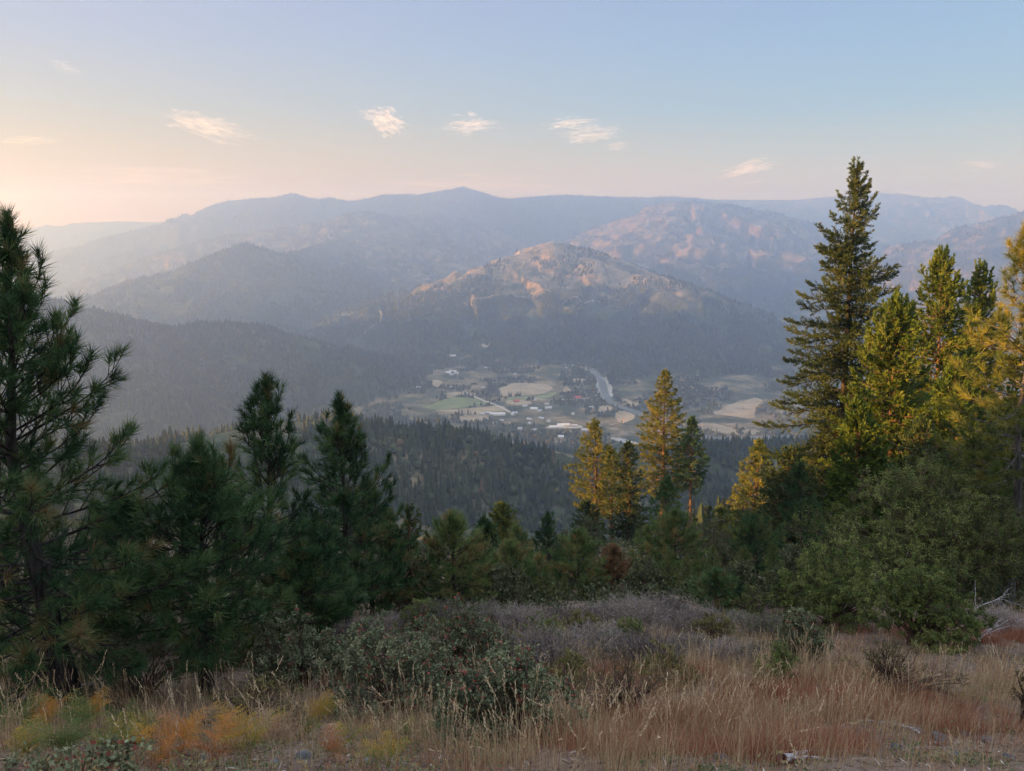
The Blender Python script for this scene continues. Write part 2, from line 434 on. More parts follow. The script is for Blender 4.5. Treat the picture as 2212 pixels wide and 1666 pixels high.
def conifer(name, base, top, seed, label, cat, mat, bark, r0, crown0=0.12, prof=((0, 1), (.25, .9), (1, .05)), width=1.0,
            nb=90, elev=((0, -5), (.5, 15), (1, 55)), curl=25, twig_step=0.11, twig_len=0.35, twig_out=55, flat=0.3, twig_from=0.25,
            leaf='needle', leaf_n=30, leaf_len=.16, leaf_w=.006, spread=45, tuft=0.55, dead=0, sag=0.0, bend=0.06, tint_c=0.45, tint_s=0.18,
            group=None, leaders=0, gap=0.0, skew=0.0, twist=None, br_r=0.022, whorl=True, lean_dir=None, sides=9):
    rng = np.random.default_rng(seed)
    base = np.asarray(base, float); top = np.asarray(top, float)
    H = top[2] - base[2]
    e = empty(name, base, label, cat, group)
    # trunk
    K = 16
    t = np.linspace(0, 1, K)
    off = np.zeros((K, 3)); off[:, 2] = t * H
    lean = top - base
    off[:, 0] = lean[0] * t ** 1.3; off[:, 1] = lean[1] * t
    wob = np.stack([np.sin(t * 7 + seed) * np.sin(t * np.pi), np.cos(t * 6 + seed * 2) * np.sin(t * np.pi)], -1) * bend * r0 * 4
    off[:, :2] += wob
    if twist is not None: off[:, 0] += np.interp(t, [a for a, _ in twist], [b for _, b in twist])
    rad = r0 * (1 - t * 0.97) * (1 + 0.5 * np.exp(-t * H / (r0 * 4)))
    G = Geo(); L = Geo()
    off[0, 2] -= 0.35
    G.tubes(off[None], rad[None], sides)
    trunk_at = lambda tt: np.stack([np.interp(tt, t, off[:, k]) for k in range(3)], -1)
    trunk_r = lambda tt: np.interp(tt, t, rad)
    # branches
    tb = crown0 + (1 - crown0) * (np.arange(nb) + rng.uniform(0, .8, nb)) / nb
    if whorl:
        nw = max(4, nb // 5)
        tb = crown0 + (1 - crown0) * (np.round((tb - crown0) / (1 - crown0) * nw) / nw + rng.normal(0, .25 / nw, nb))
    tb = np.clip(tb, crown0 * .95, .995)
    c = (tb - crown0) / (1 - crown0)
    phi = np.arange(nb) * 2.39996 + rng.normal(0, .35, nb)
    bl = width * interp(prof, c) * rng.uniform(.72, 1.12, nb)
    if gap: bl *= np.where(rng.random(nb) < gap, rng.uniform(.25, .6, nb), 1)
    if skew: bl *= 1 + skew * np.cos(phi)
    bl = np.maximum(bl, 0.05 * width + 0.02)
    el = np.radians(interp(elev, c) + rng.normal(0, 7, nb))
    KB = 7
    sB = np.linspace(0, 1, KB)
    e_s = el[:, None] - np.radians(sag) * np.sin(sB * np.pi)[None] + np.radians(curl) * (sB ** 2)[None]
    ph_s = phi[:, None] + rng.normal(0, .25, nb)[:, None] * sB[None]
    D = np.stack([np.cos(ph_s) * np.cos(e_s), np.sin(ph_s) * np.cos(e_s), np.sin(e_s)], -1)
    st = bl[:, None, None] / (KB - 1) * D
    P = trunk_at(tb)[:, None] + np.concatenate([np.zeros((nb, 1, 3)), np.cumsum(st[:, :-1], 1)], 1)
    br = np.minimum(br_r * (bl / max(width, .1)) ** .7 * H ** .5 * .6, trunk_r(tb) * .6)[:, None] * (1 - .85 * sB)[None] + .0015
    G.tubes(P, br, 5)
    # twigs
    cnt = np.maximum(3, (bl * (1 - twig_from) / twig_step)).astype(int)
    bi = np.repeat(np.arange(nb), cnt)
    k = np.concatenate([np.arange(n) / max(n - 1, 1) for n in cnt])
    ss = twig_from + (1 - twig_from) * k
    f = ss * (KB - 1); i0 = np.minimum(f.astype(int), KB - 2); fr = (f - i0)[:, None]
    tp = P[bi, i0] * (1 - fr) + P[bi, i0 + 1] * fr
    td = unit(D[bi, np.minimum(i0 + 1, KB - 1)])
    side = unit(np.cross(td, np.array([0, 0, 1.])))
    upv = np.cross(side, td)
    roll = rng.normal(0, 1, len(bi)) * flat * 1.6 + np.where(np.arange(len(bi)) % 2, 0, np.pi)
    q = side * np.cos(roll)[:, None] + upv * np.sin(roll)[:, None]
    oa = np.radians(twig_out) * (1 - ss ** 3 * .9) * rng.uniform(.7, 1.2, len(bi))
    dd = unit(td * np.cos(oa)[:, None] + q * np.sin(oa)[:, None] + np.array([0, 0, .12]))
    tl = twig_len * rng.uniform(.6, 1.25, len(bi)) * (1.15 - .6 * ss) * np.clip(bl[bi] / (.45 * width + 1e-6), .45, 1.1)
    last = k == 1; tl[last] = twig_len * .5
    tend = tp + dd * tl[:, None]
    G.tubes(np.stack([tp, tp + dd * tl[:, None] * .55, tend], 1), np.stack([tl * .02 + .002, tl * .014 + .0015, np.full(len(bi), .0012)], 1), 3)
    # a leader tuft at the top, extra leaders if asked
    # leaves
    n = len(bi)
    ti = np.repeat(np.arange(n), leaf_n)
    along = 1 - tuft * rng.random(len(ti)) ** 1.2
    lp = tp[ti] + dd[ti] * (tl[ti] * along)[:, None]
    sp = np.radians(spread) * (0.45 + .75 * rng.random(len(ti))) * (1.15 - .6 * (along - 1 + tuft) / tuft)
    ld = unit(dd[ti] * np.cos(sp)[:, None] + perp(rng, dd[ti]) * np.sin(sp)[:, None])
    bt = rng.normal(0, tint_s, nb); tt = rng.normal(0, tint_s * .7, n)
    tint = np.clip(tint_c + bt[bi[ti]] + tt[ti] + rng.normal(0, tint_s * .5, len(ti)), 0, 1)
    ll = leaf_len * rng.uniform(.7, 1.15, len(ti))
    if leaf == 'needle':
        L.needles(lp, ld, ll, np.full(len(ti), leaf_w), rng, tint)
    else:
        L.leaves(lp, ld, ll, leaf_w, rng, tint)
    # needles along the top shoot
    m = leaf_n * 6
    a = rng.random(m) ** .7
    tpnt = trunk_at(1 - a * min(.5, twig_len * 2 / H))
    dv = unit(np.stack([rng.normal(0, .6, m), rng.normal(0, .6, m), np.full(m, .9)], -1))
    if leaf == 'needle': L.needles(tpnt, dv, leaf_len * rng.uniform(.7, 1.1, m), np.full(m, leaf_w), rng, np.clip(tint_c + .1 + rng.normal(0, tint_s, m), 0, 1))
    else: L.leaves(tpnt, dv, leaf_len * rng.uniform(.7, 1.1, m), leaf_w, rng, np.clip(tint_c + rng.normal(0, tint_s, m), 0, 1))
    # bare dead branches low on the trunk
    if dead:
        td_ = rng.uniform(.04, max(crown0, .08) + .22, dead); ph = rng.uniform(0, 6.28, dead)
        dl = rng.uniform(.3, .9, dead) * width * .7
        s4 = np.linspace(0, 1, 6)
        ev = np.radians(rng.normal(2, 14, dead))[:, None] - np.radians(rng.normal(25, 20, dead))[:, None] * s4
        pv = ph[:, None] + rng.normal(0, .6, dead)[:, None] * s4
        DD = np.stack([np.cos(pv) * np.cos(ev), np.sin(pv) * np.cos(ev), np.sin(ev)], -1)
        PP = trunk_at(td_)[:, None] + np.cumsum(DD * (dl / 6)[:, None, None], 1) - DD * (dl / 6)[:, None, None]
        G.tubes(PP, (dl * .014 + .004)[:, None] * (1 - .8 * s4), 4)
        i = np.repeat(np.arange(dead), 5); kk = rng.integers(2, 6, len(i))
        p0 = PP[i, kk]; d0 = unit(DD[i, kk] + rng.normal(0, .7, (len(i), 3)))
        l0 = (dl[i] * rng.uniform(.15, .45, len(i)))[:, None]
        G.tubes(np.stack([p0, p0 + d0 * l0 * .5 + rng.normal(0, .02, p0.shape), p0 + d0 * l0], 1), np.tile(np.array([.006, .004, .002]), (len(i), 1)), 3)
    G.obj('trunk', [bark], e, True)
    L.obj('crown', [mat], e)
    return e

def tree(kind, px, d, topx, topy, seed, label, cat='pine tree', **k):
    b = place(px, d); tp = at(topx, topy, d)
    kw = dict(KINDS[kind]); kw.update(k)
    name = kw.pop('name')
    if 'wpx' in kw: kw['width'] = px_m(kw.pop('wpx'), d)
    return conifer(name, b, tp, seed, label, cat, **kw)

KINDS = {
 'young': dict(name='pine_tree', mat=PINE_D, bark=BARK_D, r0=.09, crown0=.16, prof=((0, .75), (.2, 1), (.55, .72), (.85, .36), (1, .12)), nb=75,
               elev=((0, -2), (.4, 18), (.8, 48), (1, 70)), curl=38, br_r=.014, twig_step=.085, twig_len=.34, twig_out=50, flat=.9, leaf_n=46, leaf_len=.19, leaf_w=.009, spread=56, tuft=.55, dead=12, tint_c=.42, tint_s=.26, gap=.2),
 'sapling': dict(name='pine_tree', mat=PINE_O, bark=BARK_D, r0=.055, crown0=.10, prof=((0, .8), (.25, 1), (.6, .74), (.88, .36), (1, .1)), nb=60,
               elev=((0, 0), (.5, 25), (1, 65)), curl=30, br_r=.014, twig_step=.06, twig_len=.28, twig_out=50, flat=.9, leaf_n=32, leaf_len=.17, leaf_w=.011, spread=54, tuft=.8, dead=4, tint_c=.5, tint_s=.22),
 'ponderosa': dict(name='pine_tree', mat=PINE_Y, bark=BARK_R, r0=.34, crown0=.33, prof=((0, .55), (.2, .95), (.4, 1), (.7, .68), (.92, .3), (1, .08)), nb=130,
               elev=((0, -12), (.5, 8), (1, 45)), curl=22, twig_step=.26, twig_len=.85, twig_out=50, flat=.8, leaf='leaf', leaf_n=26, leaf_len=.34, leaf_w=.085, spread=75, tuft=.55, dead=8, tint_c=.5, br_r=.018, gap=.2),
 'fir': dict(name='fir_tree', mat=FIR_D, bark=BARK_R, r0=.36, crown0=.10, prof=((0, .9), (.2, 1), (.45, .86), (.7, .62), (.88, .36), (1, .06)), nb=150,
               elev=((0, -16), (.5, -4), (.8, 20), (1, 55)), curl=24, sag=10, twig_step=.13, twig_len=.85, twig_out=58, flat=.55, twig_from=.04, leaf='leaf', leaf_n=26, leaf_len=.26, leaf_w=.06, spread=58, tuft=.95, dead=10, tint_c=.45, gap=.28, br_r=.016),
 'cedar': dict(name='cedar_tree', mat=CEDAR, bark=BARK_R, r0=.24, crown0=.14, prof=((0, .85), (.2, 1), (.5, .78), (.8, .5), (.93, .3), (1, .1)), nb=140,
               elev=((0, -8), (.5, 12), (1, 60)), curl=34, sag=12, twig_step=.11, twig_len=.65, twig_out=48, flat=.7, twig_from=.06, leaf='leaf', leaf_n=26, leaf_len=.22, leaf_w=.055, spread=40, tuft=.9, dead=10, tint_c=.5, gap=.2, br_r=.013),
}

# ------------------------------------------------------------------ the trees that can be told apart
# young pines on the left, all in the hill's shade
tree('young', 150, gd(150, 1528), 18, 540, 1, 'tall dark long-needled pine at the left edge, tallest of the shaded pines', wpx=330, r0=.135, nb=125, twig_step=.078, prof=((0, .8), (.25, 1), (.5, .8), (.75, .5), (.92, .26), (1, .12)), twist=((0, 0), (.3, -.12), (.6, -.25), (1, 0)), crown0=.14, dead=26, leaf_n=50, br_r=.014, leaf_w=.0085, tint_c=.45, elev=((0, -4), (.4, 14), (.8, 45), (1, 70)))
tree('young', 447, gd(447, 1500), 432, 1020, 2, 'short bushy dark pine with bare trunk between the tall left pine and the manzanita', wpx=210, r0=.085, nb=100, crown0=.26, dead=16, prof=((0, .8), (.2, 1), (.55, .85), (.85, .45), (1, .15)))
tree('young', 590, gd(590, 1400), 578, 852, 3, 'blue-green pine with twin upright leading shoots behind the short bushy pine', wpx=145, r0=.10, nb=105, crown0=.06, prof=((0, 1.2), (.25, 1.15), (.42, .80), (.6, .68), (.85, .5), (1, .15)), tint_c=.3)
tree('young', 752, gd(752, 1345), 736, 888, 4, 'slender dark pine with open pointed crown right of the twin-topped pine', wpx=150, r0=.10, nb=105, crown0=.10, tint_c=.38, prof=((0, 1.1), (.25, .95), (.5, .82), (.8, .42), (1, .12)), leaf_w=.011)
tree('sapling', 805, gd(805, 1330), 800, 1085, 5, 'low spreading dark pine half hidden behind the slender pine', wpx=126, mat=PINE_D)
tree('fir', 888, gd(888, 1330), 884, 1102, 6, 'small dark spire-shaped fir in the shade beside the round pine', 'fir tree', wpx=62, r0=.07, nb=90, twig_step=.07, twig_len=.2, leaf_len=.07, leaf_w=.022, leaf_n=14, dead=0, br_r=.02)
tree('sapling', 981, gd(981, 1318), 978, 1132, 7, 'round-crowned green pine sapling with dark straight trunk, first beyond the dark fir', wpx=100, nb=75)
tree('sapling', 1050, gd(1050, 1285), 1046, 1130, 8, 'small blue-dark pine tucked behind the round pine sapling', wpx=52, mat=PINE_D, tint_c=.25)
tree('fir', 1086, 62, 1084, 1098, 9, 'small golden sunlit fir standing alone above the shaded saplings', 'fir tree', wpx=34, mat=PINE_Y, r0=.16, nb=80, leaf_len=.3, leaf_w=.1, twig_step=.3)
tree('sapling', 1118, gd(1118, 1240), 1116, 1146, 10, 'pale grey-green young conifer in front of the golden fir', wpx=43, nb=55)
tree('sapling', 1186, gd(1186, 1270), 1183, 1118, 11, 'dark pine with knobbly narrow top rising over the bushy oak', wpx=52, mat=PINE_D, tint_c=.25, gap=.4)
tree('sapling', 1106, gd(1106, 1298), 1104, 1186, 12, 'olive young pine just left of the tiny reddish pine', wpx=62)
tree('sapling', 1165, gd(1165, 1294), 1163, 1212, 13, 'tiny reddish-green pine between two olive saplings', wpx=45, tint_c=.68, nb=40)
tree('sapling', 1251, gd(1251, 1296), 1250, 1160, 14, 'green pine sapling with visible dark stem beside the rusty pine', wpx=72)
tree('sapling', 1325, gd(1325, 1292), 1324, 1192, 15, 'small rounded pine with rusty brown needles', wpx=50, mat=PINE_R, nb=55)
tree('sapling', 1458, gd(1458, 1284), 1456, 1120, 16, 'broad olive pine sapling below the tall sunlit pines', wpx=84, nb=75)
tree('sapling', 1392, gd(1392, 1278), 1400, 1150, 17, 'loose green pine behind the broad olive sapling', wpx=52, nb=50)
tree('sapling', 1636, gd(1636, 1276), 1628, 1128, 18, 'deep green bushy pine beside the large round bush', wpx=84, mat=PINE_D, nb=75, tint_c=.55)
tree('sapling', 1766, gd(1766, 1262), 1760, 1120, 19, 'bright green young pine partly hidden by the large round bush', wpx=55, mat=PINE_D, tint_c=.62)
tree('sapling', 1548, gd(1548, 1330), 1546, 1252, 20, 'knee-high green pine seedling among grey brush', wpx=50, mat=PINE_D, nb=40, tint_c=.6)
tree('sapling', 1018, gd(1018, 1300), 1016, 1185, 43, 'olive young pine close behind the round pine sapling', wpx=55)
tree('sapling', 690, gd(690, 1380), 684, 1160, 44, 'low blue-green pine at the foot of the slender pine', wpx=96, mat=PINE_D, tint_c=.3)
tree('sapling', 655, 11.5, 650, 1200, 46, 'dark pine filling the gap between the twin-topped and the slender pine', wpx=90, mat=PINE_D, nb=75)
tree('sapling', 250, 11.8, 255, 1085, 47, 'dark pine in the shade behind the tall left pine trunk', wpx=110, mat=PINE_D, nb=75)
tree('sapling', 55, 12.5, 60, 1100, 48, 'dark pine low at the left edge behind the tall pine', wpx=110, mat=PINE_D, nb=75)
tree('sapling', 842, 17, 838, 1120, 49, 'narrow dark pine close to the left of the dark fir', wpx=50, mat=PINE_D, nb=60)
# tall sunlit pines in the middle
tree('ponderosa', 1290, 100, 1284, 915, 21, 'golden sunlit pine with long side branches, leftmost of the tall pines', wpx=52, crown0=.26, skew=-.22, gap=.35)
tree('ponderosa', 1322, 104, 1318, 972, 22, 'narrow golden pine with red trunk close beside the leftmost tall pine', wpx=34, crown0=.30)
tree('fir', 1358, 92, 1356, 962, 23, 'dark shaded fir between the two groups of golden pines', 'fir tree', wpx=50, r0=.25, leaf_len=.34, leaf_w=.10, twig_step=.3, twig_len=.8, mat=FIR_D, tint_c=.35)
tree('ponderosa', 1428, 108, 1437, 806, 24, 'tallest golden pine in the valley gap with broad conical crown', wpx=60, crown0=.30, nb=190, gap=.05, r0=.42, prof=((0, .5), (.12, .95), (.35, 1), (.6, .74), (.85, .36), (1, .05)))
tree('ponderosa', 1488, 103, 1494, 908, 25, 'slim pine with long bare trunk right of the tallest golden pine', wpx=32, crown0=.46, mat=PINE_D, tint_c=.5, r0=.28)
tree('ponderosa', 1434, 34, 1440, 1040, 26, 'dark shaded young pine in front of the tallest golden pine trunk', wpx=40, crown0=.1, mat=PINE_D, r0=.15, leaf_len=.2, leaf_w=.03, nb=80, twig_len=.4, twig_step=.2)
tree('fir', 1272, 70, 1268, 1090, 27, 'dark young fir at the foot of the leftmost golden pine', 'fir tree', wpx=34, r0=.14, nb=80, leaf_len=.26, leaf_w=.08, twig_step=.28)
# right-hand stand
tree('ponderosa', 1622, 82, 1640, 960, 28, 'golden sunlit pine close to the left of the giant fir', wpx=46, crown0=.12, nb=150)
tree('ponderosa', 1560, 76, 1558, 1103, 29, 'small golden bushy pine below the lit wooded ridge', wpx=26, crown0=.12, r0=.14, nb=60)
tree('fir', 1795, 50, 1852, 362, 30, 'giant dark fir with ragged tiers of branches, tallest tree in view', 'fir tree', wpx=165, nb=210, r0=.36, bark=BARK_D, leaf_len=.22, leaf_w=.05, gap=.45, twig_step=.10, leaf_n=30, prof=((0, .9), (.25, 1), (.45, .84), (.6, .7), (.75, .46), (.9, .24), (1, .05)))
tree('fir', 1700, 40, 1712, 985, 31, 'dark shaded fir with wide low boughs under the giant fir', 'fir tree', wpx=96, r0=.2, nb=100, leaf_len=.2, leaf_w=.055, tint_c=.35)
tree('cedar', 1906, 38, 1938, 655, 32, 'bright yellow-green cedar in front of the giant fir', 'cedar tree', wpx=125, nb=230)
tree('cedar', 2006, 46, 2032, 552, 33, 'tall thin sunlit cedar with see-through top beside the yellow-green cedar', 'cedar tree', wpx=122, nb=240, gap=.22)
tree('cedar', 2092, 50, 2116, 582, 34, 'slender sunlit cedar with small round top near the right edge', 'cedar tree', wpx=104, nb=220, gap=.22)
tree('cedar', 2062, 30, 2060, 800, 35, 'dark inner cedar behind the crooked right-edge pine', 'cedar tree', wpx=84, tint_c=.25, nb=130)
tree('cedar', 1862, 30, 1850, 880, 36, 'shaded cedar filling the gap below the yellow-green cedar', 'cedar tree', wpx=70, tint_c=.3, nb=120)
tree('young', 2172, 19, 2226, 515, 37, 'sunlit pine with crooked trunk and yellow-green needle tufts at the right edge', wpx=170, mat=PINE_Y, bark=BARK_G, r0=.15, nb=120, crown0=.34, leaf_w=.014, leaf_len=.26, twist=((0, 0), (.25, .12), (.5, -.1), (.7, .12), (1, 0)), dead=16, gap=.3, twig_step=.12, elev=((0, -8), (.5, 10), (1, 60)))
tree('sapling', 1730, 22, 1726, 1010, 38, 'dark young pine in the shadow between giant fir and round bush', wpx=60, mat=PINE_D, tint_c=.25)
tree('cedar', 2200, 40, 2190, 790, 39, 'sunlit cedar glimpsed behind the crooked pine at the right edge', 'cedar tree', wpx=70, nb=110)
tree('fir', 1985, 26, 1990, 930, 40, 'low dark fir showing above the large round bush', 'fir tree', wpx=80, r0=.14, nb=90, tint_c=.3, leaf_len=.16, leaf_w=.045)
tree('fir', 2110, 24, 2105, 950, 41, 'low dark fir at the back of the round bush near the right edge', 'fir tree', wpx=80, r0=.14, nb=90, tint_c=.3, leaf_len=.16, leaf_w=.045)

# dark young firs standing about on the slope below
def copy_tree(e, loc, rz, sc):
    c = e.copy(); COL.objects.link(c); c.location = loc; c.rotation_euler = (0, 0, rz); c.scale = (sc, sc, sc)
    for ch in e.children:
        k = ch.copy(); COL.objects.link(k); k.parent = c
    return c
_lb = 'dark young fir in the shade below the tall sunlit pines'
_f0 = conifer('fir_tree', (0, 0, 0), (0.1, 0, 9.0), 61, _lb, 'fir tree', FIR_D, BARK_D, .13, nb=90, width=1.9, crown0=.06, prof=KINDS['fir']['prof'], elev=KINDS['fir']['elev'], curl=24, sag=8,
              twig_step=.16, twig_len=.5, leaf='leaf', leaf_n=20, leaf_len=.22, leaf_w=.07, spread=58, tuft=.95, flat=.5, gap=.2, br_r=.013, tint_c=.5, group='dark young firs below the sunlit pines')
_rg = np.random.default_rng(62); _n = 0
for px, top in ((930, 1165), (1030, 1190), (1075, 1165), (1140, 1180), (1215, 1165), (1240, 1140), (1300, 1130), (1345, 1150), (1385, 1120), (1405, 1165), (1462, 1135), (1500, 1120), (1530, 1095), (1580, 1125), (1600, 1060), (1645, 1090), (1668, 1040), (1690, 1075), (1740, 1045), (1780, 1010), (1545, 1150), (1475, 1170), (1160, 1150), (960, 1185)):
    d = _rg.uniform(38, 85); b = place(px, d); h = at(px, top, d)[2] - b[2]
    if h < 2: continue
    if _n == 0: _f0.location = b; _f0.scale = (h / 9,) * 3; _f0.rotation_euler = (0, 0, 1)
    else: copy_tree(_f0, b, _rg.uniform(0, 6), h / 9)
    _n += 1
_lb = 'olive young pine in the crowd behind the first row of saplings'
_s0 = conifer('pine_tree', (0, 0, 0), (.05, 0, 4.0), 63, _lb, 'pine tree', PINE_O, BARK_D, .06, nb=75, width=1.15, crown0=.06, prof=KINDS['sapling']['prof'], elev=KINDS['sapling']['elev'], curl=30, br_r=.014, twig_step=.07, twig_len=.32, twig_out=50, flat=.9,
              leaf_n=30, leaf_len=.18, leaf_w=.012, spread=52, tuft=.85, tint_c=.5, group='olive young pines crowding the slope')
_n = 0
for px, top in ((905, 1215), (945, 1235), (1000, 1220), (1040, 1215), (1075, 1235), (1135, 1225), (1180, 1215), (1218, 1235), (1260, 1225), (1290, 1215), (1340, 1235), (1375, 1200), (1415, 1215), (1480, 1195), (1510, 1215), (1560, 1190), (1600, 1175), (1665, 1165), (1690, 1190), (1740, 1160), (1780, 1170), (870, 1225), (1150, 1205), (1320, 1190), (1440, 1190), (1535, 1175)):
    d = _rg.uniform(19, 30); b = place(px, d); h = at(px, top + 10, d)[2] - b[2]
    if h < .8: continue
    if _n == 0: _s0.location = b; _s0.scale = (h / 4,) * 3
    else: copy_tree(_s0, b, _rg.uniform(0, 6), h / 4)
    _n += 1
# ------------------------------------------------------------------ shrubs
def bush(name, px, base, topy, wpx, seed, label, cat, mat, stem_mat, depth=1.0, n_clump=90, per=90, leaf_l=.03, leaf_w=.016, clump=.10, lobes=9, lobe_r=.42,
         red=0.0, tint_c=.45, tint_s=.13, upright=.5, stem_n=26, group=None, open_=0.0):
    """lobes of leaf clumps carried on stems; size comes from where foot, top and sides are seen"""
    rng = np.random.default_rng(seed)
    d = gd(px, base) if base > 100 else base
    b = place(px, d)
    e = empty(name, b, label, cat, group)
    hm = at(px, topy, d)[2] - b[2]
    wx = px_m(wpx, d); wy = wx * depth
    size = np.array([wx, wy, hm])
    # lobes
    lu = unit(rng.normal(size=(lobes, 3))); lu[:, 2] = np.abs(lu[:, 2])
    lc = lu * np.array([wx, wy, hm * .55]) * rng.uniform(.45, .78, lobes)[:, None] + np.array([0, 0, hm * .12])
    lc[0] = (rng.normal(0, .1) * wx, 0, hm * .55)
    lr = lobe_r * rng.uniform(.65, 1.15, lobes)
    li = rng.integers(0, lobes, n_clump)
    u = unit(rng.normal(size=(n_clump, 3))); u[:, 2] = np.abs(u[:, 2] + .15) * np.sign(u[:, 2] + .55)
    u = unit(u)
    r = lr[li] * rng.uniform(.55, 1.08, n_clump) ** .6
    c = lc[li] + u * r[:, None] * np.array([wx, wy, hm * .62])
    c[:, :2] *= np.array([wx, wy]) / np.percentile(np.abs(c[:, :2]), 93, axis=0)
    c[:, 2] *= hm * .97 / np.percentile(c[:, 2], 98)
    # a few shoots stick out of the outline
    sh = rng.random(n_clump) < .08
    c[sh, 2] += hm * rng.uniform(.02, .14, sh.sum())
    c[:, 2] = np.clip(c[:, 2], .05 * hm, hm * 1.04)
    gz_ = ground_z(b[0] + c[:, 0], b[1] + c[:, 1]) - b[2]
    c[:, 2] = np.maximum(c[:, 2], gz_ + .04)
    c[:, 2] = np.where(gz_ < 0, c[:, 2] + gz_ * np.clip(1 - c[:, 2] / hm, 0, 1), c[:, 2])
    G = Geo(); L = Geo()
    m = rng.integers(0, n_clump, stem_n * 3)
    s = np.linspace(0, 1, 6)
    foot = np.stack([rng.normal(0, .12 * wx, len(m)), rng.normal(0, .12 * wy, len(m)), np.zeros(len(m))], -1)
    foot[:, 2] = ground_z(b[0] + foot[:, 0], b[1] + foot[:, 1]) - b[2] - .03
    P = foot[:, None] * (1 - s)[None, :, None] + c[m][:, None] * s[None, :, None]
    P[:, :, 2] += (np.sin(s * np.pi) * .10 * hm)[None]
    P[:, 1:-1] += rng.normal(0, .02 * hm, P[:, 1:-1].shape)
    G.tubes(P, (.011 * hm ** .7) * np.ones((len(m), 1)) * (1 - .8 * s)[None] + .002, 4)
    cr = clump * (wx + hm) / 2 * rng.uniform(.6, 1.3, n_clump)
    # each clump is a handful of twigs with leaves set along them
    tw = 7
    ti = np.repeat(np.arange(n_clump), tw)
    td = unit(u[ti] * .7 + rng.normal(0, .65, (len(ti), 3)) + np.array([0, 0, upright]))
    tl = cr[ti] * rng.uniform(.9, 2.0, len(ti))
    tp = c[ti] - td * (tl * .35)[:, None] + rng.normal(0, .25, (len(ti), 3)) * cr[ti][:, None]
    G.needles(tp, td, tl, np.full(len(ti), .006 + .0025 * hm), rng, .5)
    k = np.repeat(np.arange(len(ti)), max(2, per // tw))
    a_ = rng.uniform(.12, 1.02, len(k))
    p = tp[k] + td[k] * (tl[k] * a_)[:, None] + rng.normal(0, leaf_l * .35, (len(k), 3))
    d_ = unit(td[k] * .6 + perp(rng, td[k]) * rng.uniform(.4, 1.1, len(k))[:, None])
    ci = ti[k]
    lobt = rng.normal(0, tint_s * .8, lobes)
    ct = rng.normal(0, tint_s, n_clump) + lobt[li]
    tint = np.clip(tint_c + ct[ci] + rng.normal(0, tint_s * .6, len(ci)), 0, .78)
    if red:
        hot = (rng.random(len(ti)) < red) & (c[ti, 2] > hm * .42)
        isr = hot[k] & (a_ > .72)
        tint = np.where(isr, rng.uniform(.88, 1, len(k)), tint)
    kk = rng.uniform(.6, 1.2, len(k))
    L.leaves(p, d_, leaf_l * kk, leaf_w * kk, rng, tint)
    G.obj('stems', [stem_mat], e)
    L.obj('foliage', [mat], e)
    return e

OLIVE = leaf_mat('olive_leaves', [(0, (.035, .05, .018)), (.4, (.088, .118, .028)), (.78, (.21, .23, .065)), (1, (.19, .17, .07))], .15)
MANZ = leaf_mat('manzanita_leaves', [(0, (.06, .075, .04)), (.4, (.125, .14, .072)), (.8, (.215, .22, .11)), (.88, (.20, .07, .045)), (1, (.24, .06, .045))], .1)
YELL = leaf_mat('yellowing_leaves', [(0, (.06, .06, .02)), (.4, (.13, .12, .04)), (.8, (.22, .18, .05)), (1, (.3, .2, .04))], .2)
OAK = leaf_mat('oak_leaves', [(0, (.035, .045, .02)), (.45, (.075, .085, .04)), (.8, (.13, .13, .065)), (1, (.2, .14, .08))], .15)
STEM = bark_mat('shrub_stems', (.05, .03, .022), (.14, .09, .065), 12)
GREYT = leaf_mat('grey_twigs', [(0, (.10, .08, .065)), (.5, (.18, .145, .125)), (.85, (.30, .245, .20)), (1, (.22, .12, .09))], 0)

# the large round bushes on the right
bush('round_bush', 2010, 1300, 1012, 225, 101, 'huge dense round dark green bush at the right below the cedars', 'bush', OLIVE, STEM, depth=.75, n_clump=2000, per=91, leaf_l=.042, leaf_w=.022, tint_s=.18, clump=.05, lobes=34, lobe_r=.34, stem_n=30, tint_c=.36)
bush('round_bush', 1808, 1348, 1190, 105, 102, 'lower rounded grey-green bush in front of the huge round bush', 'bush', OLIVE, STEM, n_clump=620, per=77, leaf_l=.038, leaf_w=.021, clump=.06, lobes=18, tint_c=.44)
bush('round_bush', 1985, 1394, 1228, 98, 103, 'rounded green bush nearest the dry grass at the right', 'bush', OLIVE, STEM, n_clump=680, per=77, leaf_l=.034, leaf_w=.018, clump=.06, lobes=12, tint_c=.45)
bush('round_bush', 2225, 1280, 1100, 90, 104, 'dark green bush cut by the right edge beside the crooked pine', 'bush', OLIVE, STEM, n_clump=300, per=77, leaf_l=.045, leaf_w=.024, clump=.08, tint_c=.4)
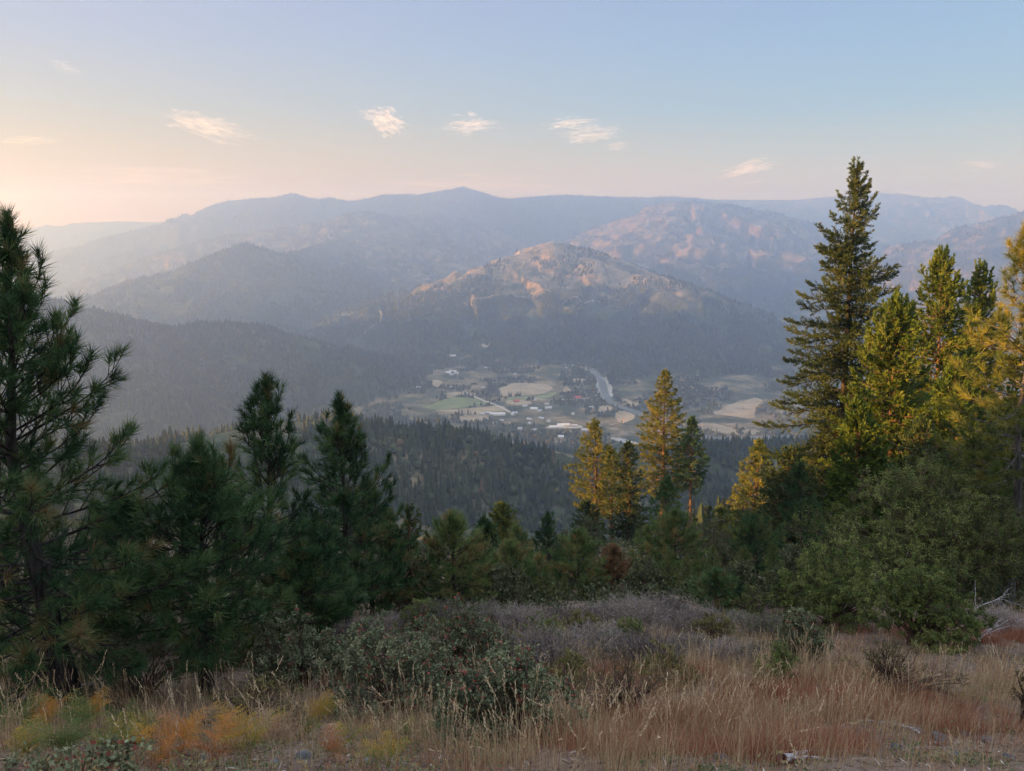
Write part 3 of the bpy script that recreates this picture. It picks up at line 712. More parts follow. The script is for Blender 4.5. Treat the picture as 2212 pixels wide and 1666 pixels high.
# manzanita with red tips
for px, base, top, w, sd, lb, red in ((640, 1492, 1338, 82, 111, 'grey-green manzanita bush beside the bare pine trunk', .10), (780, 1455, 1350, 76, 112, 'rounded manzanita bush between two redder manzanitas', .12),
        (845, 1535, 1392, 122, 113, 'wide manzanita bush sprinkled with red tips in the middle of the clump', .22), (985, 1462, 1322, 95, 114, 'manzanita bush with the reddest tips at the back of the clump', .4),
        (1108, 1605, 1428, 132, 115, 'manzanita bush with dark red tips standing in dry grass, nearest of the large ones', .3), (1725, 1418, 1325, 44, 116, 'small pale manzanita at the foot of the rounded grey-green bush', .2)):
    bush('manzanita_bush', px, base, top, w, sd, lb, 'bush', MANZ, STEM, depth=.85, n_clump=260, per=63, leaf_l=.035, leaf_w=.024, clump=.10, lobes=14, lobe_r=.40, red=red * .6, tint_c=.42)
bush('manzanita_bush', 175, 1672, 1630, 110, 117, 'low creeping manzanita with round leaves at the bottom left corner', 'bush', MANZ, STEM, depth=.6, n_clump=60, per=21, leaf_l=.036, leaf_w=.03, clump=.16, red=.3, tint_c=.5)
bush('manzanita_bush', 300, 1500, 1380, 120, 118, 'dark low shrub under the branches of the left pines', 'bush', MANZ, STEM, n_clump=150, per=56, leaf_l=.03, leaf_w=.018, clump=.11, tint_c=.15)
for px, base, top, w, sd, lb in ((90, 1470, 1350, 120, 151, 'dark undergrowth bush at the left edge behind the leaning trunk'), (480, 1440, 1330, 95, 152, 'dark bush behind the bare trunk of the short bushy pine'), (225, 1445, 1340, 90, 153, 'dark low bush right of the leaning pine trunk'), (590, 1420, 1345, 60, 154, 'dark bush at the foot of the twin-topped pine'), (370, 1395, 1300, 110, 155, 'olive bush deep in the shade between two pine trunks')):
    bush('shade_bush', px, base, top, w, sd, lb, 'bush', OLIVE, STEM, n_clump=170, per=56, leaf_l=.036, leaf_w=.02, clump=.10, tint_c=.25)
for px, base, top, w, sd, lb in ((905, 1375, 1305, 50, 161, 'small olive shrub among grey brush under the round pine sapling'), (1000, 1395, 1330, 42, 162, 'small yellow-green shrub in the grey brush behind the reddest manzanita'), (1165, 1400, 1335, 46, 163, 'olive shrub between two rows of grey brush left of centre'), (1255, 1385, 1325, 38, 164, 'low olive shrub in the grey brush below the rusty pine'), (1345, 1400, 1340, 44, 165, 'green shrub in the middle of the grey brush'), (1545, 1395, 1330, 46, 166, 'green shrub in the grey brush below the knee-high seedling'), (1630, 1340, 1278, 50, 167, 'leafy shrub left of the rounded grey-green bush'), (1440, 1470, 1395, 60, 168, 'olive shrub in dry grass right of the yellow-green bush'), (1680, 1470, 1400, 50, 169, 'low olive shrub in the dry grass below the small pale manzanita'), (1215, 1500, 1430, 50, 170, 'low shrub just right of the nearest manzanita')):
    bush('low_shrub', px, base, top, w, sd, lb, 'bush', OLIVE if sd % 2 else YELL, STEM, n_clump=110, per=42, leaf_l=.028, leaf_w=.015, clump=.12, tint_c=.45)
# yellowing deciduous brush
for px, base, top, w, sd, lb in ((1340, 1540, 1432, 105, 121, 'sparse yellow-green bush in the dry grass right of the red-tipped manzanita'), (555, 1575, 1478, 88, 122, 'low yellowish bush below the manzanita clump'),
        (1930, 1500, 1405, 95, 123, 'thin golden-leaved bush in front of the rounded green bush'), (2218, 1560, 1400, 34, 125, 'tuft of green and red leaves cut by the right edge')):
    bush('yellow_bush', px, base, top, w, sd, lb, 'bush', YELL, STEM, n_clump=90, per=21, leaf_l=.026, leaf_w=.014, clump=.15, tint_c=.35, stem_n=34)
# oak scrub behind the brush
for px, base, top, w, sd, lb in ((1205, 1262, 1152, 62, 131, 'bushy grey-green oak behind the row of saplings'), (1085, 1308, 1232, 56, 132, 'low oak scrub below the olive young pine'), (1528, 1270, 1128, 62, 133, 'dark oak scrub behind the seedling pine'), (1705, 1310, 1190, 40, 134, 'brownish oak bush between deep green pine and round bush'),
        (1585, 1310, 1225, 55, 135, 'low green scrub at the foot of the deep green pine'), (1388, 1300, 1215, 44, 136, 'low scrub between rusty pine and broad olive sapling'), (1270, 1250, 1125, 40, 137, 'dark leafy oak top below the leftmost golden pine'), (915, 1318, 1238, 50, 138, 'low dark scrub between the dark fir and the round pine sapling'), (1150, 1300, 1240, 50, 139, 'low olive scrub at the foot of the tiny reddish pine')):
    bush('oak_bush', px, base, top, w, sd, lb, 'bush', OAK, STEM, n_clump=170, per=56, leaf_l=.06, leaf_w=.036, clump=.10, tint_c=.45)

def brush_shrub(px, base, top, wpx, seed, label, leaf=0.15, tint_c=.45):
    """leafless grey brush: many forking twigs"""
    rng = np.random.default_rng(seed)
    d = gd(px, base); b = place(px, d); hm = (at(px, top, d)[2] - b[2]) * .8
    e = empty('grey_brush', b, label, 'bush', 'grey leafless brush on the slope')
    w = px_m(wpx, d)
    G = Geo(); L = Geo()
    n = 300
    f = rng.normal(0, .42, (n, 2)) * w; f = np.clip(f, -w, w)
    h = hm * rng.uniform(.55, 1.05, n) * np.sqrt(np.clip(1 - (np.hypot(f[:, 0], f[:, 1]) / (1.25 * w)) ** 2, .15, 1))
    p = np.stack([f[:, 0], f[:, 1], ground_z(b[0] + f[:, 0], b[1] + f[:, 1]) - b[2] - .02], -1)
    d0 = unit(np.stack([f[:, 0] / w * .6 + rng.normal(0, .28, n), f[:, 1] / w * .6 + rng.normal(0, .28, n), np.ones(n)], -1))
    tn = np.clip(tint_c + rng.normal(0, .15, n), 0, .84)
    G.needles(p, d0, h, np.full(n, .013), rng, tn)
    i = np.repeat(np.arange(n), 6); a = rng.uniform(.2, .95, len(i))
    p1 = p[i] + d0[i] * (h[i] * a)[:, None]; d1 = unit(d0[i] + rng.normal(0, .5, (len(i), 3))); l1 = hm * rng.uniform(.15, .42, len(i))
    G.needles(p1, d1, l1, np.full(len(i), .008), rng, np.clip(tn[i] + rng.normal(0, .08, len(i)), 0, .84))
    j = np.repeat(np.arange(len(i)), 4); a = rng.uniform(.2, 1, len(j))
    p2 = p1[j] + d1[j] * (l1[j] * a)[:, None]; d2 = unit(d1[j] + rng.normal(0, .6, (len(j), 3))); l2 = hm * rng.uniform(.06, .2, len(j))
    G.needles(p2, d2, l2, np.full(len(j), .006), rng, np.clip(tn[i][j] + rng.normal(0, .1, len(j)), 0, .84))
    m = int(len(j) * leaf)
    if m:
        k = rng.integers(0, len(j), m)
        L.leaves(p2[k] + d2[k] * l2[k][:, None] * .8, unit(d2[k] + rng.normal(0, .6, (m, 3))), .03, .016, rng, rng.uniform(.1, .75, m))
        L.obj('foliage', [OLIVE], e)
    G.obj('twigs', [GREYT], e)
    return e
BR = ((770, 1378, 1318, 66, 'behind the manzanita clump, under the slender pine', .05), (855, 1365, 1318, 48, 'beneath the dark spire-shaped fir', .05), (940, 1352, 1300, 56, 'at the foot of the round pine sapling', .3),
      (1045, 1362, 1298, 62, 'behind the reddest manzanita', .25), (1130, 1350, 1290, 56, 'in front of the olive young pine', .05), (1212, 1348, 1286, 56, 'below the bushy oak', .04), (1295, 1352, 1288, 56, 'in front of the rusty pine', .05),
      (1372, 1345, 1285, 52, 'just right of the rusty pine', .12), (1440, 1350, 1286, 52, 'below the broad olive sapling', .05), (1508, 1360, 1292, 48, 'left of the knee-high seedling', .05), (1600, 1358, 1300, 54, 'right of the knee-high seedling', .2),
      (1665, 1375, 1310, 50, 'against the rounded grey-green bush', .25), (1185, 1428, 1352, 66, 'in the dry grass behind the nearest manzanita', .06), (1290, 1420, 1348, 66, 'in the middle of the slope above the yellow-green bush', .08), (1395, 1425, 1352, 60, 'on the open slope with straw around it', .03),
      (1490, 1418, 1346, 56, 'darkest one in the centre right of the slope', .03), (1578, 1422, 1362, 54, 'low one beside the small pale manzanita', .03), (1085, 1420, 1352, 48, 'wedged behind the wide manzanitas', .3), (330, 1420, 1330, 90, 'pale and half hidden behind the left pine trunks', .02),
      (2150, 1350, 1305, 60, 'reddish and low by the fallen white branches', .0), (1650, 1440, 1378, 48, 'low one left of the rounded green bush', .2))
for q, (px, base, top, w, where, lf) in enumerate(BR):
    base += int(14 * math.sin(q * 3.7)); top += int(16 * math.sin(q * 5.1 + 1)); w = int(w * (1 + .3 * math.sin(q * 2.9)))
    brush_shrub(px, base, top, w, 200 + q, 'grey leafless brush ' + where, lf, .95 if 'reddish' in where else .48 + .3 * math.sin(q * 2.1))

# ------------------------------------------------------------------ bracken ferns
FERN = leaf_mat('fern_fronds', [(0, (.06, .10, .03)), (.3, (.13, .15, .035)), (.5, (.42, .24, .03)), (.72, (.42, .16, .035)), (.88, (.36, .13, .05)), (1, (.34, .24, .15))], .3)
def fern(px, py, h, tint, seed, label, nfr=4):
    rng = np.random.default_rng(seed)
    # walk down the sight line to the ground
    ds = np.linspace(1.6, 14, 600); pts = np.array([at(px, py, d) for d in ds])
    k = np.argmax(pts[:, 2] <= ground_z(pts[:, 0], pts[:, 1])); b = pts[k]
    e = empty('bracken_fern', b, label, 'fern', 'bracken ferns at the lower left')
    for q in range(nfr):
        G = Geo()
        az = rng.uniform(0, 6.28); L = h * rng.uniform(.75, 1.25); K = 13
        s = np.linspace(0, 1, K)
        el = np.radians(rng.uniform(58, 84) - rng.uniform(35, 70) * s ** 1.8)
        aw = az + np.cumsum(rng.normal(0, .05, K))
        D = np.stack([np.cos(aw) * np.cos(el), np.sin(aw) * np.cos(el), np.sin(el)], -1)
        P = np.cumsum(D * L / K, 0) - D[0] * L / K
        G.tubes(P[None], (.0035 * (1 - .8 * s))[None], 3, tint)
        side = np.array([-math.sin(az), math.cos(az), 0])
        tn = np.clip(tint + rng.normal(0, .07), 0, 1)
        for j in range(4, K):
            f = (j - 4) / (K - 4)
            for sg in (-1, 1):
                pl = L * .40 * (1 - f) ** .85 * rng.uniform(.7, 1.1) + .015
                pd = unit(side * sg + D[j] * rng.uniform(.45, .8) + np.array([0, 0, rng.uniform(-.25, .15)]))
                m = max(4, int(pl / .012)); a = np.linspace(.08, 1, m)
                c = P[j] + pd * (a * pl)[:, None] + np.array([0, 0, -.5]) * (a ** 2 * pl * .4)[:, None]
                wl = (.16 * pl * (1.1 - a) + .004) * rng.uniform(.8, 1.2, m)
                across = unit(np.cross(np.cross(pd, D[j]), pd))
                for s2 in (-1, 1):
                    ld = unit(across * s2 + pd * .7 + rng.normal(0, .15, (m, 3)))
                    G.leaves(c, ld, wl, .009, rng, np.clip(tn + rng.normal(0, .06, m) + .08 * f, 0, 1), np.broadcast_to(pd, (m, 3)))
        G.obj('frond', [FERN], e)
    return e
FERNS = ((25, 1560, .5, .02, 'dark green fern at the left edge below the dead limb'), (95, 1535, .45, .05, 'dark green fern at the foot of the leaning pine'), (150, 1640, .36, .08, 'green fern above the creeping manzanita'), (270, 1585, .36, .06, 'dark green fern between leaning trunk and yellow ferns'), (40, 1600, .45, .15, 'green fern at the far left edge'), (105, 1575, .42, .62, 'orange fern behind the far left green fern'), (165, 1598, .42, .12, 'bright green fern with an arched frond near the left edge'), (205, 1560, .38, .55, 'golden fern under the leaning pine trunk'),
         (60, 1640, .3, .35, 'yellow-green fern at the bottom left edge'), (285, 1630, .34, .40, 'yellow fern left of the tan dead fern'), (330, 1600, .36, .30, 'yellow-green fern below the bushy pine'), (392, 1632, .42, .70, 'deep orange fern in the middle of the ferns'),
         (415, 1600, .46, .98, 'tan withered fern beside the deep orange one'), (345, 1655, .3, .68, 'bright orange fern at the bottom edge'), (470, 1655, .36, .86, 'rust-brown fern right of the bright orange one'), (505, 1610, .42, .52, 'golden fern in front of the yellowish bush'),
         (540, 1645, .42, .36, 'lime and orange fern standing tallest near the bottom'), (600, 1612, .36, .99, 'pale bleached fern beside the golden one'), (655, 1600, .28, .25, 'small green fern below the manzanita clump'), (690, 1565, .34, .42, 'yellow fern nearest to the manzanita clump'), (745, 1612, .26, .3, 'small lime fern alone on bare soil'),
         (870, 1600, .24, .22, 'tiny green fern left of the nearest manzanita'), (840, 1660, .26, .35, 'yellow-green fern at the bottom edge below the tiny green fern'), (245, 1645, .3, .25, 'green fern just left of the yellow fern, low to the ground'), (720, 1640, .24, .84, 'small rust fern on grey ground'))
for q, (px, py, h, t, lb) in enumerate(FERNS):
    fern(px, py, h * .95, t, 300 + q, lb, 4 + q % 3)

# ------------------------------------------------------------------ dry grass (nobody could count it)
def in_patch(x, y, spots):
    v = np.zeros(len(x))
    for cx, cy, r in spots: v = np.maximum(v, np.exp(-(((x - cx) ** 2 + (y - cy) ** 2) / r ** 2)))
    return v
def spot(px, py, r):
    ds = np.linspace(1.6, 24, 700); pts = np.array([at(px, py, d) for d in ds])
    k = np.argmax(pts[:, 2] <= ground_z(pts[:, 0], pts[:, 1])); return (pts[k][0], pts[k][1], r)
STRAW = leaf_mat('dry_straw', [(0, (.22, .14, .07)), (.5, (.38, .26, .14)), (1, (.60, .46, .27))], .25)
REDG = leaf_mat('red_brown_grass', [(0, (.16, .06, .035)), (.5, (.31, .125, .07)), (1, (.48, .25, .14))], .2)
def blades(G, p, az, H, lean, w, rng, tint):
    n = len(p); K = 5
    s = np.linspace(0, 1, K)
    th = (lean[:, None] * s[None] ** 1.3)
    D = np.stack([np.cos(az)[:, None] * np.sin(th), np.sin(az)[:, None] * np.sin(th), np.cos(th)], -1)
    P = p[:, None] + np.concatenate([np.zeros((n, 1, 3)), np.cumsum(D[:, 1:] * (H / (K - 1))[:, None, None], 1)], 1)
    fa = rng.uniform(0, np.pi, n)
    q = np.stack([np.cos(fa), np.sin(fa), np.zeros(n)], -1)[:, None] * (w[:, None] * (1 - .75 * s)[None])[..., None] / 2
    V = np.stack([P - q, P + q], 2)
    idx = np.arange(n * K * 2).reshape(n, K, 2)
    F = np.stack([idx[:, :-1, 0], idx[:, :-1, 1], idx[:, 1:, 1], idx[:, 1:, 0]], -1).reshape(-1, 4)
    G.add(V, F, np.repeat(tint, K * 2))
    return P, D
def grass(name, mat, ntuft, per, hmin, hmax, spots, seed, spread, heads=0.0, ymax=11, floor_p=.06, wid=.0035):
    rng = np.random.default_rng(seed)
    m = ntuft * 14
    y = 2.6 + (ymax - 2.6) * rng.random(m) ** .85
    x = rng.uniform(-1, 1, m) * (TAN * 1.12 * y + .4)
    patchy = sstep(-.45, .35, fbm(x / .9, y / .9, 3, seed))
    pr = np.clip(in_patch(x, y, spots) + floor_p, 0, 1) * patchy
    k = np.flatnonzero(rng.random(m) < pr)[:ntuft]
    x, y = x[k], y[k]; n = len(x)
    i = np.repeat(np.arange(n), per)
    bx = x[i] + rng.normal(0, spread, len(i)); by = y[i] + rng.normal(0, spread, len(i))
    p = np.stack([bx, by, ground_z(bx, by) - .01], -1)
    H = rng.uniform(hmin, hmax, n)[i] * rng.uniform(.5, 1.15, len(i))
    az = np.arctan2(by - y[i], bx - x[i]) + rng.normal(0, .6, len(i))
    lean = np.abs(rng.normal(.32, .38, len(i)))
    tint = np.clip(rng.normal(.5, .18, n)[i] + rng.normal(0, .12, len(i)), 0, 1)
    G = Geo()
    P, D = blades(G, p, az, H, lean, wid * (.6 + .18 * by), rng, tint)
    if heads:
        h = np.flatnonzero(rng.random(len(i)) < heads)
        m = 14
        hi_ = np.repeat(h, m); a = np.tile(np.linspace(0, 1, m), len(h))
        tip = P[hi_, -1]; d = D[hi_, -1]
        L = (.10 + .06 * rng.random(len(h)))[np.repeat(np.arange(len(h)), m)]
        c = tip - d * (L * (a - .3))[:, None]
        ld = unit(d + perp(rng, d) * .45)
        G.leaves(c, ld, .022, .007, rng, np.clip(tint[hi_] + .2, 0, 1))
    tag(G.obj(name, [mat]), kind='stuff')
SP_ALL = [spot(px, py, r) for px, py, r in ((1450, 1600, 1.0), (1250, 1600, .6), (1650, 1560, 1.0), (1900, 1540, .9), (1500, 1460, 1.2), (1750, 1450, 1.3), (2180, 1500, .8), (1150, 1560, .5), (1300, 1650, .5), (1100, 1640, .4), (1250, 1420, 1.2), (950, 1580, .4), (700, 1550, .4), (130, 1530, .6), (300, 1540, .6), (60, 1600, .5), (200, 1590, .4), (450, 1580, .5), (560, 1600, .4), (820, 1600, .4), (1000, 1640, .35), (1600, 1410, 1.5), (1350, 1380, 1.4), (1200, 1650, .4), (1400, 1660, .4), (1050, 1500, .5))]
SP_RED = [spot(px, py, r) for px, py, r in ((1500, 1560, .9), (1700, 1540, 1.0), (1350, 1620, .5), (1850, 1500, 1.0), (2000, 1560, .7), (1600, 1630, .6), (2130, 1360, 1.6), (1780, 1610, .5), (1450, 1480, .9))]
grass('dry_grass', STRAW, 2600, 11, .14, .36, SP_ALL, 401, .07, ymax=17, wid=.003)
grass('seeding_grass', STRAW, 700, 5, .36, .66, SP_ALL, 402, .08, heads=.5, floor_p=.03, wid=.0028)
grass('red_brown_grass', REDG, 2200, 16, .10, .30, SP_RED, 403, .09, floor_p=.03, ymax=14, wid=.0028)
grass('short_grass', STRAW, 2600, 9, .03, .12, SP_ALL, 404, .07, floor_p=.5, ymax=15, wid=.003)

def scrub():
    rng = np.random.default_rng(407); G = Geo()
    n = 5200; y = 17 + 110 * rng.random(n) ** 1.5; x = rng.uniform(-1, 1, n) * TAN * 1.1 * y
    k = rng.random(n) < .35 + .65 * sstep(-.4, .3, fbm(x / 6, y / 6, 3, 78)); x, y = x[k], y[k]; n = len(x)
    i = np.repeat(np.arange(n), 34); sz = rng.uniform(.25, .75, n)
    u = rng.normal(0, .5, (len(i), 3)); u[:, 2] = np.abs(u[:, 2])
    p = np.stack([x, y, ground_z(x, y) - .03], -1)[i] + u * sz[i][:, None]
    d = unit(u + rng.normal(0, .6, u.shape) + np.array([0, 0, .3]))
    G.leaves(p, d, .05 + .0028 * y[i], .028 + .0014 * y[i], rng, np.clip(rng.uniform(.05, .8, n)[i] + rng.normal(0, .12, len(i)), 0, 1))
    tag(G.obj('scrub', [OAK]), kind='stuff')
scrub()
def weeds():
    rng = np.random.default_rng(406); G = Geo()
    n = 3200; y = 2.8 + 12 * rng.random(n); x = rng.uniform(-1, 1, n) * TAN * 1.1 * y
    k = rng.random(n) < np.clip(sstep(-.2, .5, fbm(x / 1.3, y / 1.3, 3, 77)) + .5 * (x < -.6), 0, 1); x, y = x[k], y[k]; n = len(x)
    i = np.repeat(np.arange(n), 26)
    r = np.abs(rng.normal(0, .09, len(i))); a = rng.uniform(0, 6.28, len(i))
    px_, py_ = x[i] + r * np.cos(a), y[i] + r * np.sin(a)
    h = rng.uniform(.02, .2, n)[i] * rng.random(len(i)) * np.exp(-r / .12)
    p = np.stack([px_, py_, ground_z(px_, py_) + h], -1)
    d = unit(np.stack([np.cos(a), np.sin(a), rng.uniform(.1, 1.4, len(i))], -1))
    G.leaves(p, d, rng.uniform(.015, .04, len(i)), .014, rng, np.clip(rng.uniform(.1, .9, n)[i] + rng.normal(0, .12, len(i)), 0, 1))
    m = leaf_mat('weed_leaves', [(0, (.06, .09, .03)), (.4, (.13, .15, .07)), (.7, (.24, .2, .08)), (1, (.26, .12, .06))], .2)
    tag(G.obj('low_weeds', [m]), kind='stuff')
weeds()

# litter of twigs, needles and chips on the soil
def litter():
    rng = np.random.default_rng(405)
    n = 34000
    y = 2.4 + 10 * rng.random(n) ** 1.3; x = rng.uniform(-1, 1, n) * (TAN * 1.1 * y + .4)
    p = np.stack([x, y, ground_z(x, y) + .006], -1)
    az = rng.uniform(0, 6.28, n)
    d = unit(np.stack([np.cos(az), np.sin(az), rng.normal(-.25, .18, n)], -1))
    G = Geo()
    G.leaves(p, d, rng.uniform(.015, .11, n), rng.uniform(.003, .012, n) , rng, rng.random(n), wide=.5)
    m = leaf_mat('litter_bits', [(0, (.03, .022, .018)), (.4, (.11, .075, .05)), (.75, (.25, .18, .12)), (1, (.48, .42, .36))], 0)
    tag(G.obj('twig_litter', [m]), kind='stuff')
litter()

# ------------------------------------------------------------------ dead wood and stones
DRIFT = bark_mat('bleached_wood', (.20, .18, .165), (.50, .46, .43), 14)
def dead_branch(px, py, L, az, seed, label, r=.02, forks=8, name='fallen_branch', up=.08, cat='branch'):
    rng = np.random.default_rng(seed)
    cx, cy, _ = spot(px, py, 1); b = np.array((cx, cy, float(ground_z(cx, cy))))
    e = empty(name, b, label, cat)
    G = Geo()
    def arm(p, a, l, rr, lift, depth):
        K = 8; s = np.linspace(0, 1, K)
        aa = a + np.cumsum(rng.normal(0, .16, K))
        q = np.zeros((K, 3)); q[0] = p
        for k in range(1, K):
            q[k, 0] = q[k - 1, 0] + math.cos(aa[k]) * l / K; q[k, 1] = q[k - 1, 1] + math.sin(aa[k]) * l / K
        g_ = ground_z(b[0] + q[:, 0], b[1] + q[:, 1]) - b[2]
        h0 = p[2] - g_[0]
        q[:, 2] = g_ + rr * .6 + h0 * (1 - s) + lift * s * l + np.cumsum(rng.normal(0, .012, K)) * l
        q[:, 2] = np.maximum(q[:, 2], g_ + rr * .3)
        G.tubes(q[None], (rr * (1 - .8 * s) + .0015)[None], 7)
        if depth:
            for _ in range(forks if depth == 2 else 3):
                k = rng.integers(1, K - 1)
                arm(q[k], aa[k] + rng.choice([-1, 1]) * rng.uniform(.4, 1.1), l * rng.uniform(.25, .55), rr * .5 * (1 - .6 * s[k]), up * rng.uniform(.5, 4), depth - 1)
    arm(np.array((0, 0, r)), az, L, r, up, 2)
    G.obj('wood', [DRIFT], e, True)
dead_branch(2060, 1360, 1.5, .1, 501, 'bleached white fallen branch with many forks at the right edge', .022, 10, up=.12)
dead_branch(2120, 1390, 1.2, 1.2, 502, 'thin bleached branch lying just below the forked white one', .014, 8, up=.2)
dead_branch(2095, 1330, 1.0, .6, 503, 'upright pale dead twig beside the rounded green bush', .010, 6, up=.5)
dead_branch(1690, 1652, .55, .75, 504, 'short weathered grey log at the bottom right of centre', .030, 2, 'fallen_log', .0, 'log')
dead_branch(1850, 1560, .8, .15, 505, 'slender grey stick lying in the red-brown grass', .010, 3, up=.02)
dead_branch(1760, 1625, .5, .0, 506, 'straight pale stick near the weathered grey log', .008, 2, up=.0)
dead_branch(1985, 1590, .45, .9, 507, 'small forked grey twig on dark bare soil at the right', .008, 4, up=.05)
dead_branch(40, 1520, 1.0, .5, 508, 'dark twisted dead limb on the ground behind the left pine foot', .035, 5, 'fallen_limb', .1, 'branch')
ROCK = new_mat('dark_stone', .9, .15)
_c = ramp(ROCK[1], noise_node(ROCK[1], 9, 6), [(.3, (.04, .038, .036)), (.55, (.11, .105, .10)), (.75, (.22, .21, .20))])
ROCK[1].links.new(_c, ROCK[2].inputs['Base Color'])
def rock(px, py, r, seed, label):
    rng = np.random.default_rng(seed)
    cx, cy, _ = spot(px, py, 1); b = np.array((cx, cy, float(ground_z(cx, cy)) + r * .12))
    nu, nv = 18, 12
    u, v = np.meshgrid(np.linspace(0, 2 * np.pi, nu, endpoint=False), np.linspace(0.02, np.pi - .02, nv))
    d = np.stack([np.sin(v) * np.cos(u), np.sin(v) * np.sin(u), np.cos(v)], -1)
    cut = np.ones(u.shape)
    for _ in range(14):
        nn = unit(rng.normal(size=3)); h = rng.uniform(.62, .95)
        dn = d @ nn; cut = np.minimum(cut, np.where(dn > .05, h / np.maximum(dn, .05), 9))
    P = d * cut[..., None] * r * np.array([1.2, 1, .65])
    i = np.arange(nu * nv).reshape(nv, nu)
    F = np.stack([i[:-1], np.roll(i[:-1], -1, 1), np.roll(i[1:], -1, 1), i[1:]], -1).reshape(-1, 4)[:, ::-1]
    o = mesh_obj('stone', P.reshape(-1, 3), [F, np.array([i[0]]), np.array([i[-1][::-1]])], [ROCK[0]])
    o.location = b; o.rotation_euler = (0, 0, rng.uniform(0, 6)); tag(o, label, 'stone', 'stones on the bare soil')
for q, (px, py, r, lb) in enumerate(((1985, 1585, .06, 'dark stone beside the small forked twig'), (2030, 1600, .08, 'largest dark stone on the bare soil at the right'), (2085, 1590, .05, 'dark stone right of the largest one'), (2140, 1608, .07, 'flat dark stone near the right edge'), (2060, 1635, .06, 'stone below the largest dark stone'),
        (1940, 1620, .05, 'stone in the litter left of the dark soil'), (655, 1640, .06, 'grey stone right of the lime and orange fern'), (590, 1655, .05, 'grey stone at the bottom edge among the ferns'), (800, 1650, .05, 'small grey stone on bare ground below the manzanitas'), (2180, 1640, .05, 'small stone in the bottom right corner'), (440, 1640, .04, 'small stone between the orange ferns'), (1555, 1640, .05, 'stone half buried in the red-brown grass'))):
    rock(px, py, r, 600 + q, lb)

# ------------------------------------------------------------------ quick look-ups on the far terrain
_LA0, _LA1 = math.log(R_NEAR), math.log(12800)
def tz(x, y, want_idx=False):
    a = np.arctan2(x, y); r = np.hypot(x, y)
    fa = np.clip((a - A1[0]) / (A1[-1] - A1[0]) * (len(A1) - 1), 0, len(A1) - 1.001)
    fr = np.clip((np.log(np.maximum(r, 1)) - _LA0) / (_LA1 - _LA0) * (len(rads2) - 1), 0, len(rads2) - 1.001)
    i = fa.astype(int); j = fr.astype(int); u = fa - i; v = fr - j
    z = (hz[j, i] * (1 - u) * (1 - v) + hz[j, i + 1] * u * (1 - v) + hz[j + 1, i] * (1 - u) * v + hz[j + 1, i + 1] * u * v)
    return (z, hi[j, i]) if want_idx else z
def hit(px, py, r0=700):
    """where the sight line through a picture place meets the far ground"""
    ds = np.geomspace(r0, 12000, 1500)
    p = at(px, py, 1.0)[None] * ds[:, None]
    below = p[:, 2] <= tz(p[:, 0], p[:, 1])
    k = np.argmax(below) if below.any() else len(ds) - 1
    return p[k]
def inside(x, y, poly):
    c = np.zeros(x.shape, bool); n = len(poly)
    for i in range(n):
        x0, y0 = poly[i]; x1, y1 = poly[(i + 1) % n]
        m = (y0 > y) != (y1 > y)
        c ^= m & (x < (x1 - x0) * (y - y0) / (y1 - y0 + 1e-12) + x0)
    return c
def cropA(*p): return [((900 + a * .27612) * .8641, (820 + b * .27611) * .8641) for a, b in p]
def cropB(*p): return [((1300 + a * .36) * .8641, (900 + b * .36) * .8641) for a, b in p]

def simple_mat(name, c0, c1, scale, rough=.95, detail=5):
    m, nt, b = new_mat(name, rough, .05)
    nt.links.new(ramp(nt, noise_node(nt, scale, detail), [(.35, c0), (.65, c1)]), b.inputs['Base Color'])
    return m
TANF = simple_mat('dry_field_grass', (.21, .165, .11), (.31, .245, .165), .02)
GRNF = simple_mat('green_field_grass', (.11, .135, .06), (.17, .18, .085), .02)
DIRT = simple_mat('pale_road_dirt', (.30, .26, .21), (.46, .41, .34), .05)
DIRT2 = simple_mat('mountain_road_dirt', (.22, .18, .14), (.32, .27, .21), .05)
GRAV = simple_mat('river_gravel', (.20, .19, .18), (.34, .32, .30), .04)
KEEP_OUT = []
def patch(name, pts, mat, cell=5.0, lift=.6, label=None):
    w = np.array([hit(*p)[:2] for p in pts])
    KEEP_OUT.append(w)
    n = len(w)
    # smooth outline
    t = np.linspace(0, n, n * 8, endpoint=False); i = t.astype(int); f = (t - i)[:, None]
    P = [w[(i + k) % n] for k in (-1, 0, 1, 2)]
    o = .5 * (2 * P[1] + (P[2] - P[0]) * f + (2 * P[0] - 5 * P[1] + 4 * P[2] - P[3]) * f ** 2 + (3 * P[1] - P[0] - 3 * P[2] + P[3]) * f ** 3)
    o += np.random.default_rng(n).normal(0, 2.0, o.shape)
    c = o.mean(0); K = 24
    s = np.linspace(0, 1, K)[1:]
    V = c + (o - c)[None] * s[:, None, None]
    m = len(o); idx = np.arange((K - 1) * m).reshape(K - 1, m)
    F = np.stack([idx[:-1], np.roll(idx[:-1], -1, 1), np.roll(idx[1:], -1, 1), idx[1:]], -1).reshape(-1, 4)
    V = V.reshape(-1, 2)
    tri = np.stack([np.full(m, len(V)), idx[0], np.roll(idx[0], -1)], -1)
    V = np.concatenate([V, c[None]])
    z = tz(V[:, 0], V[:, 1]) + lift
    F = F[:, ::-1]; tri = tri[:, ::-1]
    a = np.cross(w[1] - w[0], w[2] - w[1])
    ob = mesh_obj(name, np.column_stack([V, z]), [F, tri], [mat], smooth=True)
    tag(ob, label, kind='structure')
